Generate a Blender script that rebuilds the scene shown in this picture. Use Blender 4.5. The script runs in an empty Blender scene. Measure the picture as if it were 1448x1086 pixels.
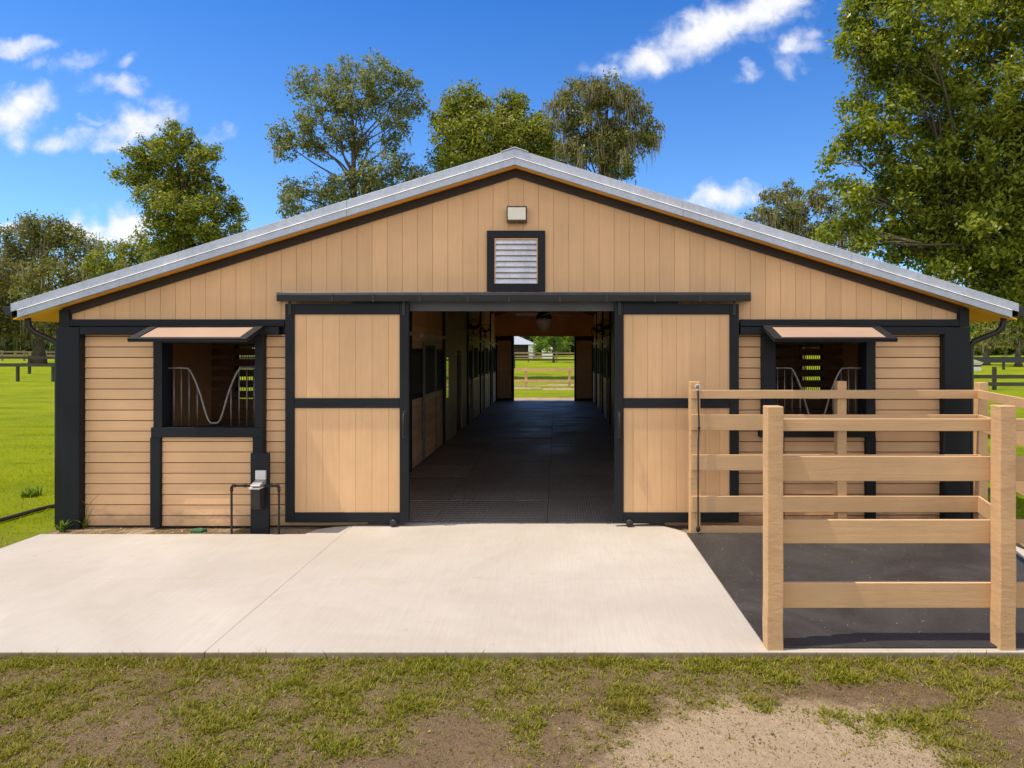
import bpy, math, random
import numpy as np
from mathutils import Vector, noise as mnoise

random.seed(7)
RNG = np.random.default_rng(11)
scene = bpy.context.scene
COL = scene.collection
R = math.radians

# ------------------------------------------------------------------ measures
D, F, HC = 8.21, 965.0, 2.08          # camera to front wall, focal length in photo pixels, camera height
def fx(px, d=0.0): return (px - 787) * (D - d) / F      # metres on a plane d in front of the wall
def fz(py, d=0.0): return HC - (py - 496) * (D - d) / F

# ------------------------------------------------------------------ materials
def new_mat(name):
    m = bpy.data.materials.new(name); m.use_nodes = True
    nt = m.node_tree; nt.nodes.clear()
    return m, nt, nt.nodes, nt.links
def node(nt, t, **kw):
    n = nt.nodes.new(t)
    for k, v in kw.items():
        if k == 'inp':
            for kk, vv in v.items():
                s = n.inputs[kk]
                if hasattr(vv, 'is_linked') or isinstance(vv, bpy.types.NodeSocket): nt.links.new(vv, s)
                else: s.default_value = vv
        else: setattr(n, k, v)
    return n
def c4(c): return (c[0], c[1], c[2], 1.0)
def mixc(nt, fac, a, b, mode='MIX'):
    n = nt.nodes.new('ShaderNodeMix'); n.data_type = 'RGBA'; n.blend_type = mode
    for sock, v in ((n.inputs[0], fac), (n.inputs[6], a), (n.inputs[7], b)):
        if isinstance(v, bpy.types.NodeSocket): nt.links.new(v, sock)
        else: sock.default_value = v if not isinstance(v, (tuple, list)) else c4(v)
    return n.outputs[2]
def math_(nt, op, a, b=0.0, c=None, clamp=False):
    n = nt.nodes.new('ShaderNodeMath'); n.operation = op; n.use_clamp = clamp
    for i, v in enumerate((a, b, c)):
        if v is None: continue
        if isinstance(v, bpy.types.NodeSocket): nt.links.new(v, n.inputs[i])
        else: n.inputs[i].default_value = v
    return n.outputs[0]
def maprange(nt, v, a, b, c=0.0, d=1.0, smooth=False):
    n = nt.nodes.new('ShaderNodeMapRange')
    if smooth: n.interpolation_type = 'SMOOTHSTEP'
    nt.links.new(v, n.inputs[0])
    for i, x in enumerate((a, b, c, d)): n.inputs[1 + i].default_value = x
    return n.outputs[0]
def tex_noise(nt, vec, scale, detail=4.0, rough=0.6, dist=0.0):
    n = nt.nodes.new('ShaderNodeTexNoise')
    n.inputs['Scale'].default_value = scale; n.inputs['Detail'].default_value = detail
    n.inputs['Roughness'].default_value = rough; n.inputs['Distortion'].default_value = dist
    if vec is not None: nt.links.new(vec, n.inputs['Vector'])
    return n.outputs['Fac']
def obj_vec(nt, scale=(1, 1, 1), rot=(0, 0, 0)):
    tc = nt.nodes.new('ShaderNodeTexCoord'); mp = nt.nodes.new('ShaderNodeMapping')
    mp.inputs['Scale'].default_value = scale; mp.inputs['Rotation'].default_value = rot
    nt.links.new(tc.outputs['Object'], mp.inputs['Vector'])
    return mp.outputs['Vector']
def finish(nt, color, rough=0.6, metal=0.0, bump=None, bump_s=0.2, bump_d=0.01, spec=0.4):
    b = nt.nodes.new('ShaderNodeBsdfPrincipled'); o = nt.nodes.new('ShaderNodeOutputMaterial')
    if isinstance(color, bpy.types.NodeSocket): nt.links.new(color, b.inputs['Base Color'])
    else: b.inputs['Base Color'].default_value = c4(color)
    if isinstance(rough, bpy.types.NodeSocket): nt.links.new(rough, b.inputs['Roughness'])
    else: b.inputs['Roughness'].default_value = rough
    b.inputs['Metallic'].default_value = metal
    b.inputs['Specular IOR Level'].default_value = spec
    if bump is not None:
        bn = nt.nodes.new('ShaderNodeBump'); bn.inputs['Strength'].default_value = bump_s
        bn.inputs['Distance'].default_value = bump_d
        nt.links.new(bump, bn.inputs['Height']); nt.links.new(bn.outputs['Normal'], b.inputs['Normal'])
    nt.links.new(b.outputs[0], o.inputs[0])
    return b

def painted_wood(name, col, grain=(30, 30, 1.5), rough=0.55, var=0.10, island=0.06, worn=None, worn_amt=0.0, bump_s=0.25, spec=0.35, bd=0.004, splash=False):
    """painted timber: board-to-board tone shift, blotches, long grain in the relief, worn or dusty spots"""
    m, nt, N, L = new_mat(name)
    v = obj_vec(nt)
    vg = obj_vec(nt, grain)
    big = tex_noise(nt, v, 1.3, 5, 0.6)
    g = tex_noise(nt, vg, 1.0, 6, 0.65, 0.4)
    fine = tex_noise(nt, v, 60, 3, 0.6)
    geo = nt.nodes.new('ShaderNodeNewGeometry')
    k = maprange(nt, big, 0.3, 0.7, 1 - var, 1 + var)
    k2 = maprange(nt, g, 0.3, 0.7, 1 - var * 0.6, 1 + var * 0.5)
    k3 = maprange(nt, geo.outputs['Random Per Island'], 0, 1, 1 - island, 1 + island)
    k = math_(nt, 'MULTIPLY', math_(nt, 'MULTIPLY', k, k2), k3)
    vm = nt.nodes.new('ShaderNodeVectorMath'); vm.operation = 'SCALE'
    vm.inputs[0].default_value = col; L.new(k, vm.inputs['Scale'])
    c = vm.outputs[0]
    if worn is not None:
        w = tex_noise(nt, obj_vec(nt, (grain[0] * .12, grain[1] * .12, grain[2] * .5)), 1.0, 8, 0.75)
        c = mixc(nt, maprange(nt, w, 0.62, 0.72, 0, worn_amt), c, worn)
    if splash:                                   # mud thrown up from the dirt strip
        sz_ = nt.nodes.new('ShaderNodeSeparateXYZ'); L.new(v, sz_.inputs[0])
        sn_ = tex_noise(nt, obj_vec(nt, (3, 3, 5)), 1.0, 8, 0.8)
        k_ = math_(nt, 'ADD', sn_, maprange(nt, sz_.outputs[2], 0, .42, .16, -.22))
        c = mixc(nt, maprange(nt, k_, .5, .66, 0, .55), c, (0.33, 0.22, 0.125))
    h = math_(nt, 'ADD', g, math_(nt, 'MULTIPLY', fine, 0.35))
    finish(nt, c, maprange(nt, g, 0.2, 0.8, rough - .08, rough + .12), 0, h, bump_s, bd, spec)
    return m

def plain(name, col, rough=0.5, metal=0.0, var=0.12, scale=8, bump_s=0.08, spec=0.4):
    m, nt, N, L = new_mat(name)
    v = obj_vec(nt)
    a = tex_noise(nt, v, scale, 5, 0.65)
    vm = nt.nodes.new('ShaderNodeVectorMath'); vm.operation = 'SCALE'
    vm.inputs[0].default_value = col; L.new(maprange(nt, a, 0.25, 0.75, 1 - var, 1 + var), vm.inputs['Scale'])
    finish(nt, vm.outputs[0], maprange(nt, a, 0.2, 0.8, max(0.02, rough - .08), min(1, rough + .1)), metal, a, bump_s, 0.004, spec)
    return m

TAN = (0.70, 0.435, 0.225)
M = {}
M['tan_v'] = painted_wood('tan_paint_vertical', TAN, (28, 28, 1.2), 0.6, 0.09, 0.055, (0.56, 0.36, 0.21), 0.35)
M['tan_h'] = painted_wood('tan_paint_horizontal', (0.70, 0.435, 0.23), (1.2, 28, 40), 0.6, 0.10, 0.08, (0.50, 0.33, 0.18), 0.6, splash=True)
M['tan_gate'] = painted_wood('tan_fence_paint', (0.57, 0.36, 0.185), (1.6, 20, 26), 0.6, 0.11, 0.09, (0.42, 0.28, 0.16), 0.6, 0.5)
M['tan_post'] = painted_wood('tan_post_paint', (0.57, 0.355, 0.18), (7, 7, 26), 0.6, 0.16, 0.07, (0.42, 0.28, 0.16), 0.6, 0.7, bd=.005)
M['black'] = painted_wood('black_paint', (0.0105, 0.0125, 0.0165), (20, 20, 1.5), 0.55, 0.22, 0.08, (0.062, 0.06, 0.058), 0.75, 0.5, spec=.25)
M['black_h'] = painted_wood('black_paint_across', (0.0105, 0.0125, 0.0165), (1.5, 20, 20), 0.55, 0.22, 0.08, (0.062, 0.06, 0.058), 0.75, 0.5, spec=.25)
M['grey_beam'] = painted_wood('weathered_grey_paint', (0.085, 0.088, 0.095), (1.5, 20, 25), 0.6, 0.2, 0.05, (0.13, 0.12, 0.11), 0.6)
M['brown_trim'] = painted_wood('dark_brown_trim', (0.030, 0.022, 0.017), (2, 20, 20), 0.6, 0.2, 0.05)
M['gap_shade'] = plain('gap_shade_brown', (0.05, 0.035, 0.025), 0.9)  # dark brown stands in for lap shade between the siding boards
M['soffit'] = painted_wood('pine_soffit', (0.95, 0.46, 0.07), (12, 1.2, 12), 0.55, 0.12, 0.06, (0.6, 0.27, 0.05), 0.7)
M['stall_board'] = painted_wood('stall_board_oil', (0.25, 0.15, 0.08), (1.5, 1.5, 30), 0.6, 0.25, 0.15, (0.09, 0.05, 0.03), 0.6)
M['stall_front'] = painted_wood('stall_front_board', (0.78, 0.57, 0.38), (30, 1.5, 30), 0.55, 0.2, 0.12, (0.15, 0.1, 0.06), 0.4)
M['tack_panel'] = painted_wood('dark_olive_panel', (0.46, 0.43, 0.33), (20, 20, 1.2), 0.5, 0.15, 0.08)
M['end_wall'] = painted_wood('brown_end_wall', (0.74, 0.47, 0.24), (20, 20, 1.2), 0.6, 0.12, 0.06)
M['iron'] = plain('black_iron', (0.02, 0.02, 0.022), 0.45, 0.0, 0.2, 20)
M['steel_bar'] = plain('worn_steel_bar', (0.20, 0.19, 0.185), 0.4, 0.6, 0.3, 14)
M['gutter'] = plain('black_aluminium', (0.014, 0.015, 0.018), 0.35, 0.0, 0.2, 5)
M['pipe'] = plain('black_plastic_pipe', (0.022, 0.018, 0.016), 0.5, 0.0, 0.25, 10)
M['white_box'] = plain('grey_white_plastic', (0.62, 0.60, 0.57), 0.45, 0, 0.12, 14)
M['grey_box'] = plain('grey_metal_outlet', (0.36, 0.35, 0.34), 0.45, 0.3)
M['white_paint'] = plain('white_paint', (0.75, 0.74, 0.72), 0.5)
M['lens'] = plain('frosted_lens', (0.80, 0.77, 0.66), 0.25, 0, 0.06, 12)
M['lamp_case'] = plain('bronze_case', (0.10, 0.07, 0.045), 0.4)
M['shutter_panel'] = painted_wood('faded_tan_shutter', (0.35, 0.24, 0.175), (1.2, 20, 20), 0.65, 0.08, 0.05)
M['green_lid'] = plain('green_plastic_lid', (0.03, 0.13, 0.06), 0.45)
M['rope'] = plain('black_cord', (0.012, 0.011, 0.011), 0.7)
M['bark'] = painted_wood('oak_bark', (0.11, 0.082, 0.06), (9, 9, 1.6), 0.9, 0.35, 0.0, (0.20, 0.18, 0.15), 0.7, 1.0, 0.1)
M['twig'] = painted_wood('grey_twig_bark', (0.23, 0.19, 0.145), (9, 9, 9), 0.9, 0.3, 0.15, (0.3, 0.28, 0.24), 0.5, 0.6, 0.1)
M['far_fence'] = painted_wood('weathered_rail', (0.30, 0.22, 0.14), (1, 9, 9), 0.8, 0.2, 0.1)
M['dark_fence'] = painted_wood('dark_rail', (0.055, 0.048, 0.036), (1, 9, 9), 0.8, 0.2, 0.1)
M['house_roof'] = plain('blue_grey_shingle', (0.30, 0.34, 0.40), 0.7, 0, 0.12, 3)
M['house_dark'] = plain('dark_porch_wall', (0.05, 0.042, 0.035), 0.8)
M['black_roof'] = plain('black_tin_roof', (0.035, 0.036, 0.042), 0.6, 0, 0.15, 2)

def glass():
    m, nt, N, L = new_mat('dark_window_glass')
    finish(nt, (0.01, 0.012, 0.012), 0.03, 0, None, spec=1.0)
    return m
M['glass'] = glass()
# galvanised metal: spangle, streaks
def galvanised(name, col, rough, metal):
    m, nt, N, L = new_mat(name)
    v = obj_vec(nt)
    a = tex_noise(nt, v, 2.2, 6, 0.7)
    vo = nt.nodes.new('ShaderNodeTexVoronoi'); vo.inputs['Scale'].default_value = 38; L.new(v, vo.inputs['Vector'])
    sp = nt.nodes.new('ShaderNodeSeparateColor'); L.new(vo.outputs['Color'], sp.inputs[0])
    s = tex_noise(nt, obj_vec(nt, (14, 3, 3)), 1.0, 4, 0.6)
    k = math_(nt, 'MULTIPLY', maprange(nt, a, 0.3, 0.7, 0.84, 1.12), maprange(nt, sp.outputs[0], 0, 1, 0.93, 1.06))
    k = math_(nt, 'MULTIPLY', k, maprange(nt, s, 0.3, 0.7, 0.93, 1.06))
    vm = nt.nodes.new('ShaderNodeVectorMath'); vm.operation = 'SCALE'; vm.inputs[0].default_value = col
    L.new(k, vm.inputs['Scale'])
    finish(nt, vm.outputs[0], maprange(nt, a, 0.3, 0.7, rough - .06, rough + .1), metal, a, 0.15, 0.01, 0.5)
    return m
M['galv'] = galvanised('galvanised_trim', (0.45, 0.49, 0.56), 0.42, 0.35)
M['galv_bright'] = galvanised('bright_drip_edge', (0.92, 0.92, 0.93), 0.35, 0.05)
M['louver'] = galvanised('aluminium_louver', (0.66, 0.67, 0.69), 0.35, 0.35)

M['joint'] = plain('dusty_joint', (0.36, 0.325, 0.28), 0.9)
# broomed concrete
def concrete():
    m, nt, N, L = new_mat('broomed_concrete')
    v = obj_vec(nt)
    big = tex_noise(nt, v, 0.55, 6, 0.62, 0.6)
    mid = tex_noise(nt, v, 3.2, 6, 0.7)
    broom = tex_noise(nt, obj_vec(nt, (70, 2.0, 1), (0, 0, R(4))), 1.0, 4, 0.7)
    speck = tex_noise(nt, v, 110, 2, 0.5)
    c = mixc(nt, maprange(nt, big, 0.38, 0.64), (0.40, 0.365, 0.32), (0.47, 0.435, 0.39))
    c = mixc(nt, maprange(nt, mid, 0.52, 0.76, 0, 0.4), c, (0.36, 0.30, 0.225))
    c = mixc(nt, maprange(nt, broom, 0.35, 0.75, 0, 0.45), c, (0.33, 0.295, 0.25))
    c = mixc(nt, maprange(nt, speck, 0.72, 0.79, 0, 0.6), c, (0.22, 0.18, 0.14))
    spot = tex_noise(nt, v, 7.5, 3, 0.55)
    c = mixc(nt, maprange(nt, spot, 0.66, 0.76, 0, 0.35), c, (0.27, 0.22, 0.165))
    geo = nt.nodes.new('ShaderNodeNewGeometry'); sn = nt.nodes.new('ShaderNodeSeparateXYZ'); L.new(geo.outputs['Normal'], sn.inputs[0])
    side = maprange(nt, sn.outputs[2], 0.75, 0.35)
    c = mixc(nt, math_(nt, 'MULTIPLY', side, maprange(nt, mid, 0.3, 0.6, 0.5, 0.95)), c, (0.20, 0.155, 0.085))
    h = math_(nt, 'ADD', broom, math_(nt, 'MULTIPLY', speck, 0.4))
    finish(nt, c, 0.85, 0, h, 0.35, 0.003, 0.2)
    return m
M['concrete'] = concrete()

def rubber(name, ribs, col=(0.022, 0.021, 0.022), dust=(0.12, 0.105, 0.09), amt=0.3):
    m, nt, N, L = new_mat(name)
    v = obj_vec(nt)
    a = tex_noise(nt, v, 0.9, 6, 0.68, 0.7)
    b = tex_noise(nt, v, 9, 5, 0.7)
    sp = tex_noise(nt, v, 75, 2, 0.5)
    c = mixc(nt, maprange(nt, a, 0.42, 0.72, 0, amt), col, dust)
    c = mixc(nt, maprange(nt, b, 0.6, 0.8, 0, amt * .6), c, dust)
    c = mixc(nt, maprange(nt, sp, 0.72, 0.77, 0, 0.5), c, (0.20, 0.175, 0.14))
    h = sp
    if ribs:
        w = nt.nodes.new('ShaderNodeTexWave'); w.bands_direction = 'Y'; w.inputs['Scale'].default_value = 2.6
        w.inputs['Distortion'].default_value = 0.6; L.new(v, w.inputs['Vector'])
        w2 = nt.nodes.new('ShaderNodeTexWave'); w2.bands_direction = 'X'; w2.inputs['Scale'].default_value = 9
        L.new(v, w2.inputs['Vector'])
        h = math_(nt, 'ADD', w.outputs['Fac'], math_(nt, 'MULTIPLY', w2.outputs['Fac'], 0.5))
        c = mixc(nt, maprange(nt, w.outputs['Fac'], .35, .1, 0, .45), c, tuple(x * .35 for x in col))
    if ribs:
        geo = nt.nodes.new('ShaderNodeNewGeometry')
        c = mixc(nt, maprange(nt, geo.outputs['Random Per Island'], 0, 1, 0, .55), c, tuple(x * .45 for x in col))
    finish(nt, c, maprange(nt, a, 0.3, 0.7, 0.36, 0.66), 0, h, 0.8 if ribs else 0.3, 0.02, 0.45)
    return m
M['aisle_mat'] = rubber('ribbed_rubber_floor', True, (0.225, 0.202, 0.188), (0.40, 0.37, 0.34), 0.55)
M['pen_mat'] = rubber('dusty_rubber_mat', False, (0.026, 0.025, 0.026), (0.085, 0.078, 0.07), 0.45)

def leaf_mat(name, cols, trans=0.42, rough=0.5, spec=0.2):
    m, nt, N, L = new_mat(name)
    geo = nt.nodes.new('ShaderNodeNewGeometry')
    cr = nt.nodes.new('ShaderNodeValToRGB')
    L.new(geo.outputs['Random Per Island'], cr.inputs[0])
    els = cr.color_ramp.elements
    while len(els) < len(cols): els.new(0.5)
    for i, c in enumerate(cols):
        els[i].position = i / max(1, len(cols) - 1); els[i].color = c4(c)
    big = tex_noise(nt, obj_vec(nt), 0.45, 3, 0.6)
    c = mixc(nt, maprange(nt, big, 0.35, 0.65, 0.0, 0.45), cr.outputs[0], cols[-1])
    p = nt.nodes.new('ShaderNodeBsdfPrincipled'); p.inputs['Roughness'].default_value = rough
    p.inputs['Specular IOR Level'].default_value = spec
    L.new(c, p.inputs['Base Color'])
    t = nt.nodes.new('ShaderNodeBsdfTranslucent')
    vm = nt.nodes.new('ShaderNodeVectorMath'); vm.operation = 'MULTIPLY'; L.new(c, vm.inputs[0])
    vm.inputs[1].default_value = (1.7, 1.8, 0.6); L.new(vm.outputs[0], t.inputs[0])
    mx = nt.nodes.new('ShaderNodeMixShader'); mx.inputs[0].default_value = trans
    L.new(p.outputs[0], mx.inputs[1]); L.new(t.outputs[0], mx.inputs[2])
    o = nt.nodes.new('ShaderNodeOutputMaterial'); L.new(mx.outputs[0], o.inputs[0])
    return m
M['leaf_oak'] = leaf_mat('oak_leaves', [(0.04, 0.065, 0.010), (0.125, 0.155, 0.019), (0.34, 0.33, 0.042), (0.165, 0.18, 0.026)], 0.32)
M['leaf_sparse'] = leaf_mat('grey_green_leaves', [(0.06, 0.08, 0.03), (0.14, 0.165, 0.06), (0.29, 0.29, 0.12), (0.16, 0.17, 0.065)], 0.30)
M['leaf_moss'] = leaf_mat('olive_leaves', [(0.045, 0.055, 0.015), (0.12, 0.13, 0.03), (0.27, 0.25, 0.065), (0.16, 0.155, 0.045)], 0.30)
M['leaf_near'] = leaf_mat('bright_oak_leaves', [(0.045, 0.075, 0.009), (0.125, 0.16, 0.015), (0.33, 0.34, 0.030), (0.17, 0.19, 0.020)], 0.34, 0.36)
M['leaf_far'] = leaf_mat('woods_leaves', [(0.042, 0.073, 0.013), (0.085, 0.134, 0.025), (0.170, 0.229, 0.040), (0.079, 0.112, 0.029)])
M['thatch'] = leaf_mat('dead_thatch', [(0.10, 0.065, 0.03), (0.20, 0.14, 0.07), (0.30, 0.225, 0.12), (0.16, 0.12, 0.05)], .1, .8)
M['clod'] = leaf_mat('soil_crumb', [(0.07, 0.045, 0.024), (0.16, 0.11, 0.065), (0.34, 0.27, 0.18), (0.13, 0.09, 0.05)], .0, .95)
M['weed_leaf'] = leaf_mat('weed_leaves', [(0.10, 0.17, 0.02), (0.15, 0.21, 0.03)])
M['leaf_lime'] = leaf_mat('lime_leaves', [(0.09, 0.16, 0.02), (0.14, 0.21, 0.03), (0.18, 0.24, 0.04)])
M['moss'] = leaf_mat('spanish_moss', [(0.13, 0.11, 0.065), (0.22, 0.185, 0.12), (0.33, 0.29, 0.20)], 0.2, 0.9)
M['grass'] = leaf_mat('grass_blades', [(0.07, 0.10, 0.006), (0.145, 0.17, 0.010), (0.29, 0.28, 0.018), (0.24, 0.185, 0.045)], 0.3, 0.5)
M['lawn'] = leaf_mat('lawn_blades', [(0.12, 0.175, 0.003), (0.25, 0.30, 0.004), (0.38, 0.40, 0.006), (0.29, 0.31, 0.004)], 0.35, 0.9, 0.03)
M['straw'] = leaf_mat('dry_straw', [(0.36, 0.27, 0.15), (0.22, 0.15, 0.08), (0.45, 0.36, 0.22)], 0.1, 0.8)

# ------------------------------------------------------------------ mesh helpers
class MB:
    def __init__(self): self.v = []; self.f = []
    def add(self, vs, fs):
        n = len(self.v); self.v += [tuple(p) for p in vs]; self.f += [tuple(i + n for i in q) for q in fs]
    def box(self, x0, x1, y0, y1, z0, z1):
        if x0 > x1: x0, x1 = x1, x0
        if y0 > y1: y0, y1 = y1, y0
        if z0 > z1: z0, z1 = z1, z0
        self.add([(x0, y0, z0), (x1, y0, z0), (x1, y1, z0), (x0, y1, z0), (x0, y0, z1), (x1, y0, z1), (x1, y1, z1), (x0, y1, z1)],
                 [(0, 3, 2, 1), (4, 5, 6, 7), (0, 1, 5, 4), (1, 2, 6, 5), (2, 3, 7, 6), (3, 0, 4, 7)])
        return self
    def prism_y(self, pts, y0, y1):                   # pts: (x, z) outline, extruded in y
        n = len(pts)
        self.add([(x, y0, z) for x, z in pts] + [(x, y1, z) for x, z in pts],
                 [tuple(range(n))] + [tuple(reversed(range(n, 2 * n)))] + [(i, i + n, (i + 1) % n + n, (i + 1) % n) for i in range(n)])
        return self
    def prism_x(self, pts, x0, x1):                   # pts: (y, z)
        n = len(pts)
        self.add([(x0, y, z) for y, z in pts] + [(x1, y, z) for y, z in pts],
                 [tuple(range(n))] + [tuple(reversed(range(n, 2 * n)))] + [(i, i + n, (i + 1) % n + n, (i + 1) % n) for i in range(n)])
        return self
    def prism_z(self, pts, z0, z1):
        n = len(pts)
        self.add([(x, y, z0) for x, y in pts] + [(x, y, z1) for x, y in pts],
                 [tuple(range(n))] + [tuple(reversed(range(n, 2 * n)))] + [(i, i + n, (i + 1) % n + n, (i + 1) % n) for i in range(n)])
        return self
    def tube(self, pts, rad, sides=8, cap=True):
        P = [Vector(p) for p in pts]
        rad = rad if isinstance(rad, (list, tuple)) else [rad] * len(P)
        ref = None; rings = []
        for i, p in enumerate(P):
            t = (P[min(i + 1, len(P) - 1)] - P[max(i - 1, 0)]).normalized()
            if ref is None:
                ref = Vector((0, 0, 1)) if abs(t.z) < 0.9 else Vector((1, 0, 0))
                u = t.cross(ref).normalized()
            else:
                u = (u - t * u.dot(t)).normalized()
            w = t.cross(u)
            rings.append([p + (u * math.cos(a) + w * math.sin(a)) * rad[i] for a in [2 * math.pi * k / sides for k in range(sides)]])
        vs = [q for r in rings for q in r]; fs = []
        for i in range(len(P) - 1):
            for k in range(sides):
                a = i * sides + k; b = i * sides + (k + 1) % sides
                fs.append((a, b, b + sides, a + sides))
        if cap:
            fs.append(tuple(reversed(range(sides)))); fs.append(tuple(range((len(P) - 1) * sides, len(P) * sides)))
        self.add(vs, fs); return self
    def lathe(self, prof, c, sides=16, axis='z'):     # prof: (r, h)
        vs = []; fs = []
        for r, h in prof:
            for k in range(sides):
                a = 2 * math.pi * k / sides
                if axis == 'z': vs.append((c[0] + r * math.cos(a), c[1] + r * math.sin(a), c[2] + h))
                else: vs.append((c[0] + r * math.cos(a), c[1] + h, c[2] + r * math.sin(a)))
        for i in range(len(prof) - 1):
            for k in range(sides):
                a = i * sides + k; b = i * sides + (k + 1) % sides
                fs.append((a, b, b + sides, a + sides))
        fs.append(tuple(reversed(range(sides)))); fs.append(tuple(range((len(prof) - 1) * sides, len(prof) * sides)))
        self.add(vs, fs); return self
    def build(self, name, mat, parent=None, bevel=0.0, smooth=False):
        o = origin_of(parent)
        me = bpy.data.meshes.new(name)
        me.from_pydata([(p[0] - o[0], p[1] - o[1], p[2] - o[2]) for p in self.v], [], self.f)
        import bmesh
        bm = bmesh.new(); bm.from_mesh(me); bmesh.ops.recalc_face_normals(bm, faces=bm.faces); bm.to_mesh(me); bm.free()
        me.materials.append(mat)
        if smooth: me.polygons.foreach_set('use_smooth', [True] * len(me.polygons))
        ob = bpy.data.objects.new(name, me); COL.objects.link(ob)
        if parent: ob.parent = parent
        if bevel > 0:
            b = ob.modifiers.new('edge', 'BEVEL'); b.width = bevel; b.segments = 2; b.limit_method = 'ANGLE'
        return ob
ORIG = {}
def origin_of(p):
    while p is not None:
        if p.name in ORIG: return ORIG[p.name]
        p = p.parent
    return (0, 0, 0)
def thing(name, label, cat, loc, group=None):
    o = bpy.data.objects.new(name, None); COL.objects.link(o); o.location = loc
    o.empty_display_size = 0.2
    ORIG[o.name] = tuple(loc); tag(o, label, cat, group); return o
def tag(o, label=None, cat=None, group=None, kind=None):
    if label: o['label'] = label
    if cat: o['category'] = cat
    if group: o['group'] = group
    if kind: o['kind'] = kind
    return o
def np_obj(name, V, Q, mat, parent=None, smooth=False):
    o = np.array(origin_of(parent), dtype=np.float64)
    V = np.asarray(V, dtype=np.float64) - o; Q = np.asarray(Q, dtype=np.int32)
    me = bpy.data.meshes.new(name)
    k = Q.shape[1]
    me.vertices.add(len(V)); me.vertices.foreach_set('co', V.astype(np.float32).ravel())
    me.loops.add(Q.size); me.loops.foreach_set('vertex_index', Q.ravel())
    me.polygons.add(len(Q)); me.polygons.foreach_set('loop_start', np.arange(0, Q.size, k, dtype=np.int32))
    me.update(calc_edges=True)
    if smooth: me.polygons.foreach_set('use_smooth', np.ones(len(Q), dtype=bool))
    me.materials.append(mat)
    ob = bpy.data.objects.new(name, me); COL.objects.link(ob)
    if parent: ob.parent = parent
    return ob

# ------------------------------------------------------------------ ground
PAD_Y0, PAD_Y1 = -3.50, -0.46                  # front and rear edge of the concrete pad
PAD_XL, PAD_XR = -5.86, 4.9
MAT_X = 1.46
def terrain(x, y):
    d = y + D
    z = -0.045
    if d > 34: z += (min(d, 92) - 34) / 58 * 1.05
    if d > 92: z += (min(d, 220) - 92) / 128 * 0.6
    if d > 30: z += 0.10 * mnoise.noise(Vector((x * .06, y * .06, 3.1))) * min(1, (d - 30) / 20)
    if y < PAD_Y0:
        k = min(1, (PAD_Y0 - y) * 2.5)
        z -= 0.012 * min(1, (PAD_Y0 - y) * 1.5)
        z += k * (0.011 * mnoise.noise(Vector((x * 2.6, y * 2.6, 0))) + 0.006 * mnoise.noise(Vector((x * 9, y * 9, 4))) + 0.0035 * mnoise.noise(Vector((x * 26, y * 26, 8))))
    return z
def fbm(x, y, s, o=4):
    return mnoise.fractal(Vector((x * s, y * s, 7.7)), 1.0, 2.0, o)   # about -1..1
def sst(a, b, t):
    t = max(0.0, min(1.0, (t - a) / (b - a))); return t * t * (3 - 2 * t)
def g_masks(x, y):
    """(grass cover, pale sand) of the ground at a point"""
    n = fbm(x, y, 1.1); n2 = fbm(x + 9, y - 4, 3.2)
    if y < PAD_Y0 + 0.05 and y > -9:
        e = PAD_Y0 - y                                          # metres in front of the pad
        g = 0.78 + 0.28 * n + 0.25 * n2
        g += 0.35 * (1 - sst(0.05, 0.30, e))
        def hole(cx, cy, rx, ry, k):
            return k * (1 - sst(0.45, 1.15, math.hypot((x - cx) / rx, (y - cy) / ry) + 0.25 * n2))
        h = hole(1.15, -4.62, 0.90, 0.58, 1.1) + hole(0.6, -4.4, .4, .3, .4) + hole(1.9, -4.02, 0.7, 0.22, 0.6)
        h += hole(-0.35, -4.65, 0.75, 0.55, 0.45) + hole(-0.1, -4.05, .5, .3, .35) + hole(2.6, -4.35, 0.3, 0.3, 0.45)
        h += hole(-2.3, -4.45, 0.4, 0.25, 0.35) + hole(-0.9, -4.9, .8, .4, .4) + hole(1.5, -5.6, 2.2, .8, .8)
        s = hole(1.15, -4.6, 1.15, 0.72, 1.2) + hole(2.0, -4.1, .7, .22, .45) + hole(2.7, -4.5, .35, .35, .5) + hole(1.5, -5.8, 2, .8, .9)
        return max(0, min(1, g - h)), max(0, min(1, s * (0.8 + 0.5 * n2)))
    if -0.46 - 0.1 < y < 0.3 and -5.9 < x < 4.9:                 # dirt strip along the wall
        return 0.0, 0.45 + 0.5 * n2
    if -3.6 < y < 0.3 and 4.3 < x < 5.9: return 0.3, 0.55
    if y > 20.0 and y < 23.0 and abs(x) < 9: return max(0, .15 + .2 * n), 0.75
    if abs(x) < 12 and (28.0 < y + 0.25 * x < 29.6 or 31.2 < y - .05 * x < 32.3): return 0.35 + .3 * n2, 0.6     # mown sandy track
    if 0 <= y < 20.2 and -6 < x < 5: return 0.0, 0.0
    e = max(0, 1 - abs(y - 6) / 14) * max(0, 1 - abs(x + 6.1) / 0.35)
    return max(0, min(1, 1.0 - 0.12 * max(0, n2) - e * 0.5)), 0.0
def axis(parts):
    out = []
    for a, b, n in parts: out += list(np.linspace(a, b, n, endpoint=False))
    out.append(parts[-1][1]); return out
gx = axis([(-600, -120, 12), (-120, -20, 40), (-20, -6, 40), (-6, 5, 420), (5, 12, 30), (12, 80, 30), (80, 600, 12)])
gy = axis([(-60, -8, 14), (-8, -6, 8), (-6, -3.3, 150), (-3.3, -0.7, 8), (-0.7, 0.4, 24), (0.4, 20, 40), (20, 110, 110), (110, 900, 30)])
gv = []; att = []
for y in gy:
    for x in gx:
        gv.append((x, y, terrain(x, y))); g, s = g_masks(x, y); att.append((g, s))
nx = len(gx)
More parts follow.
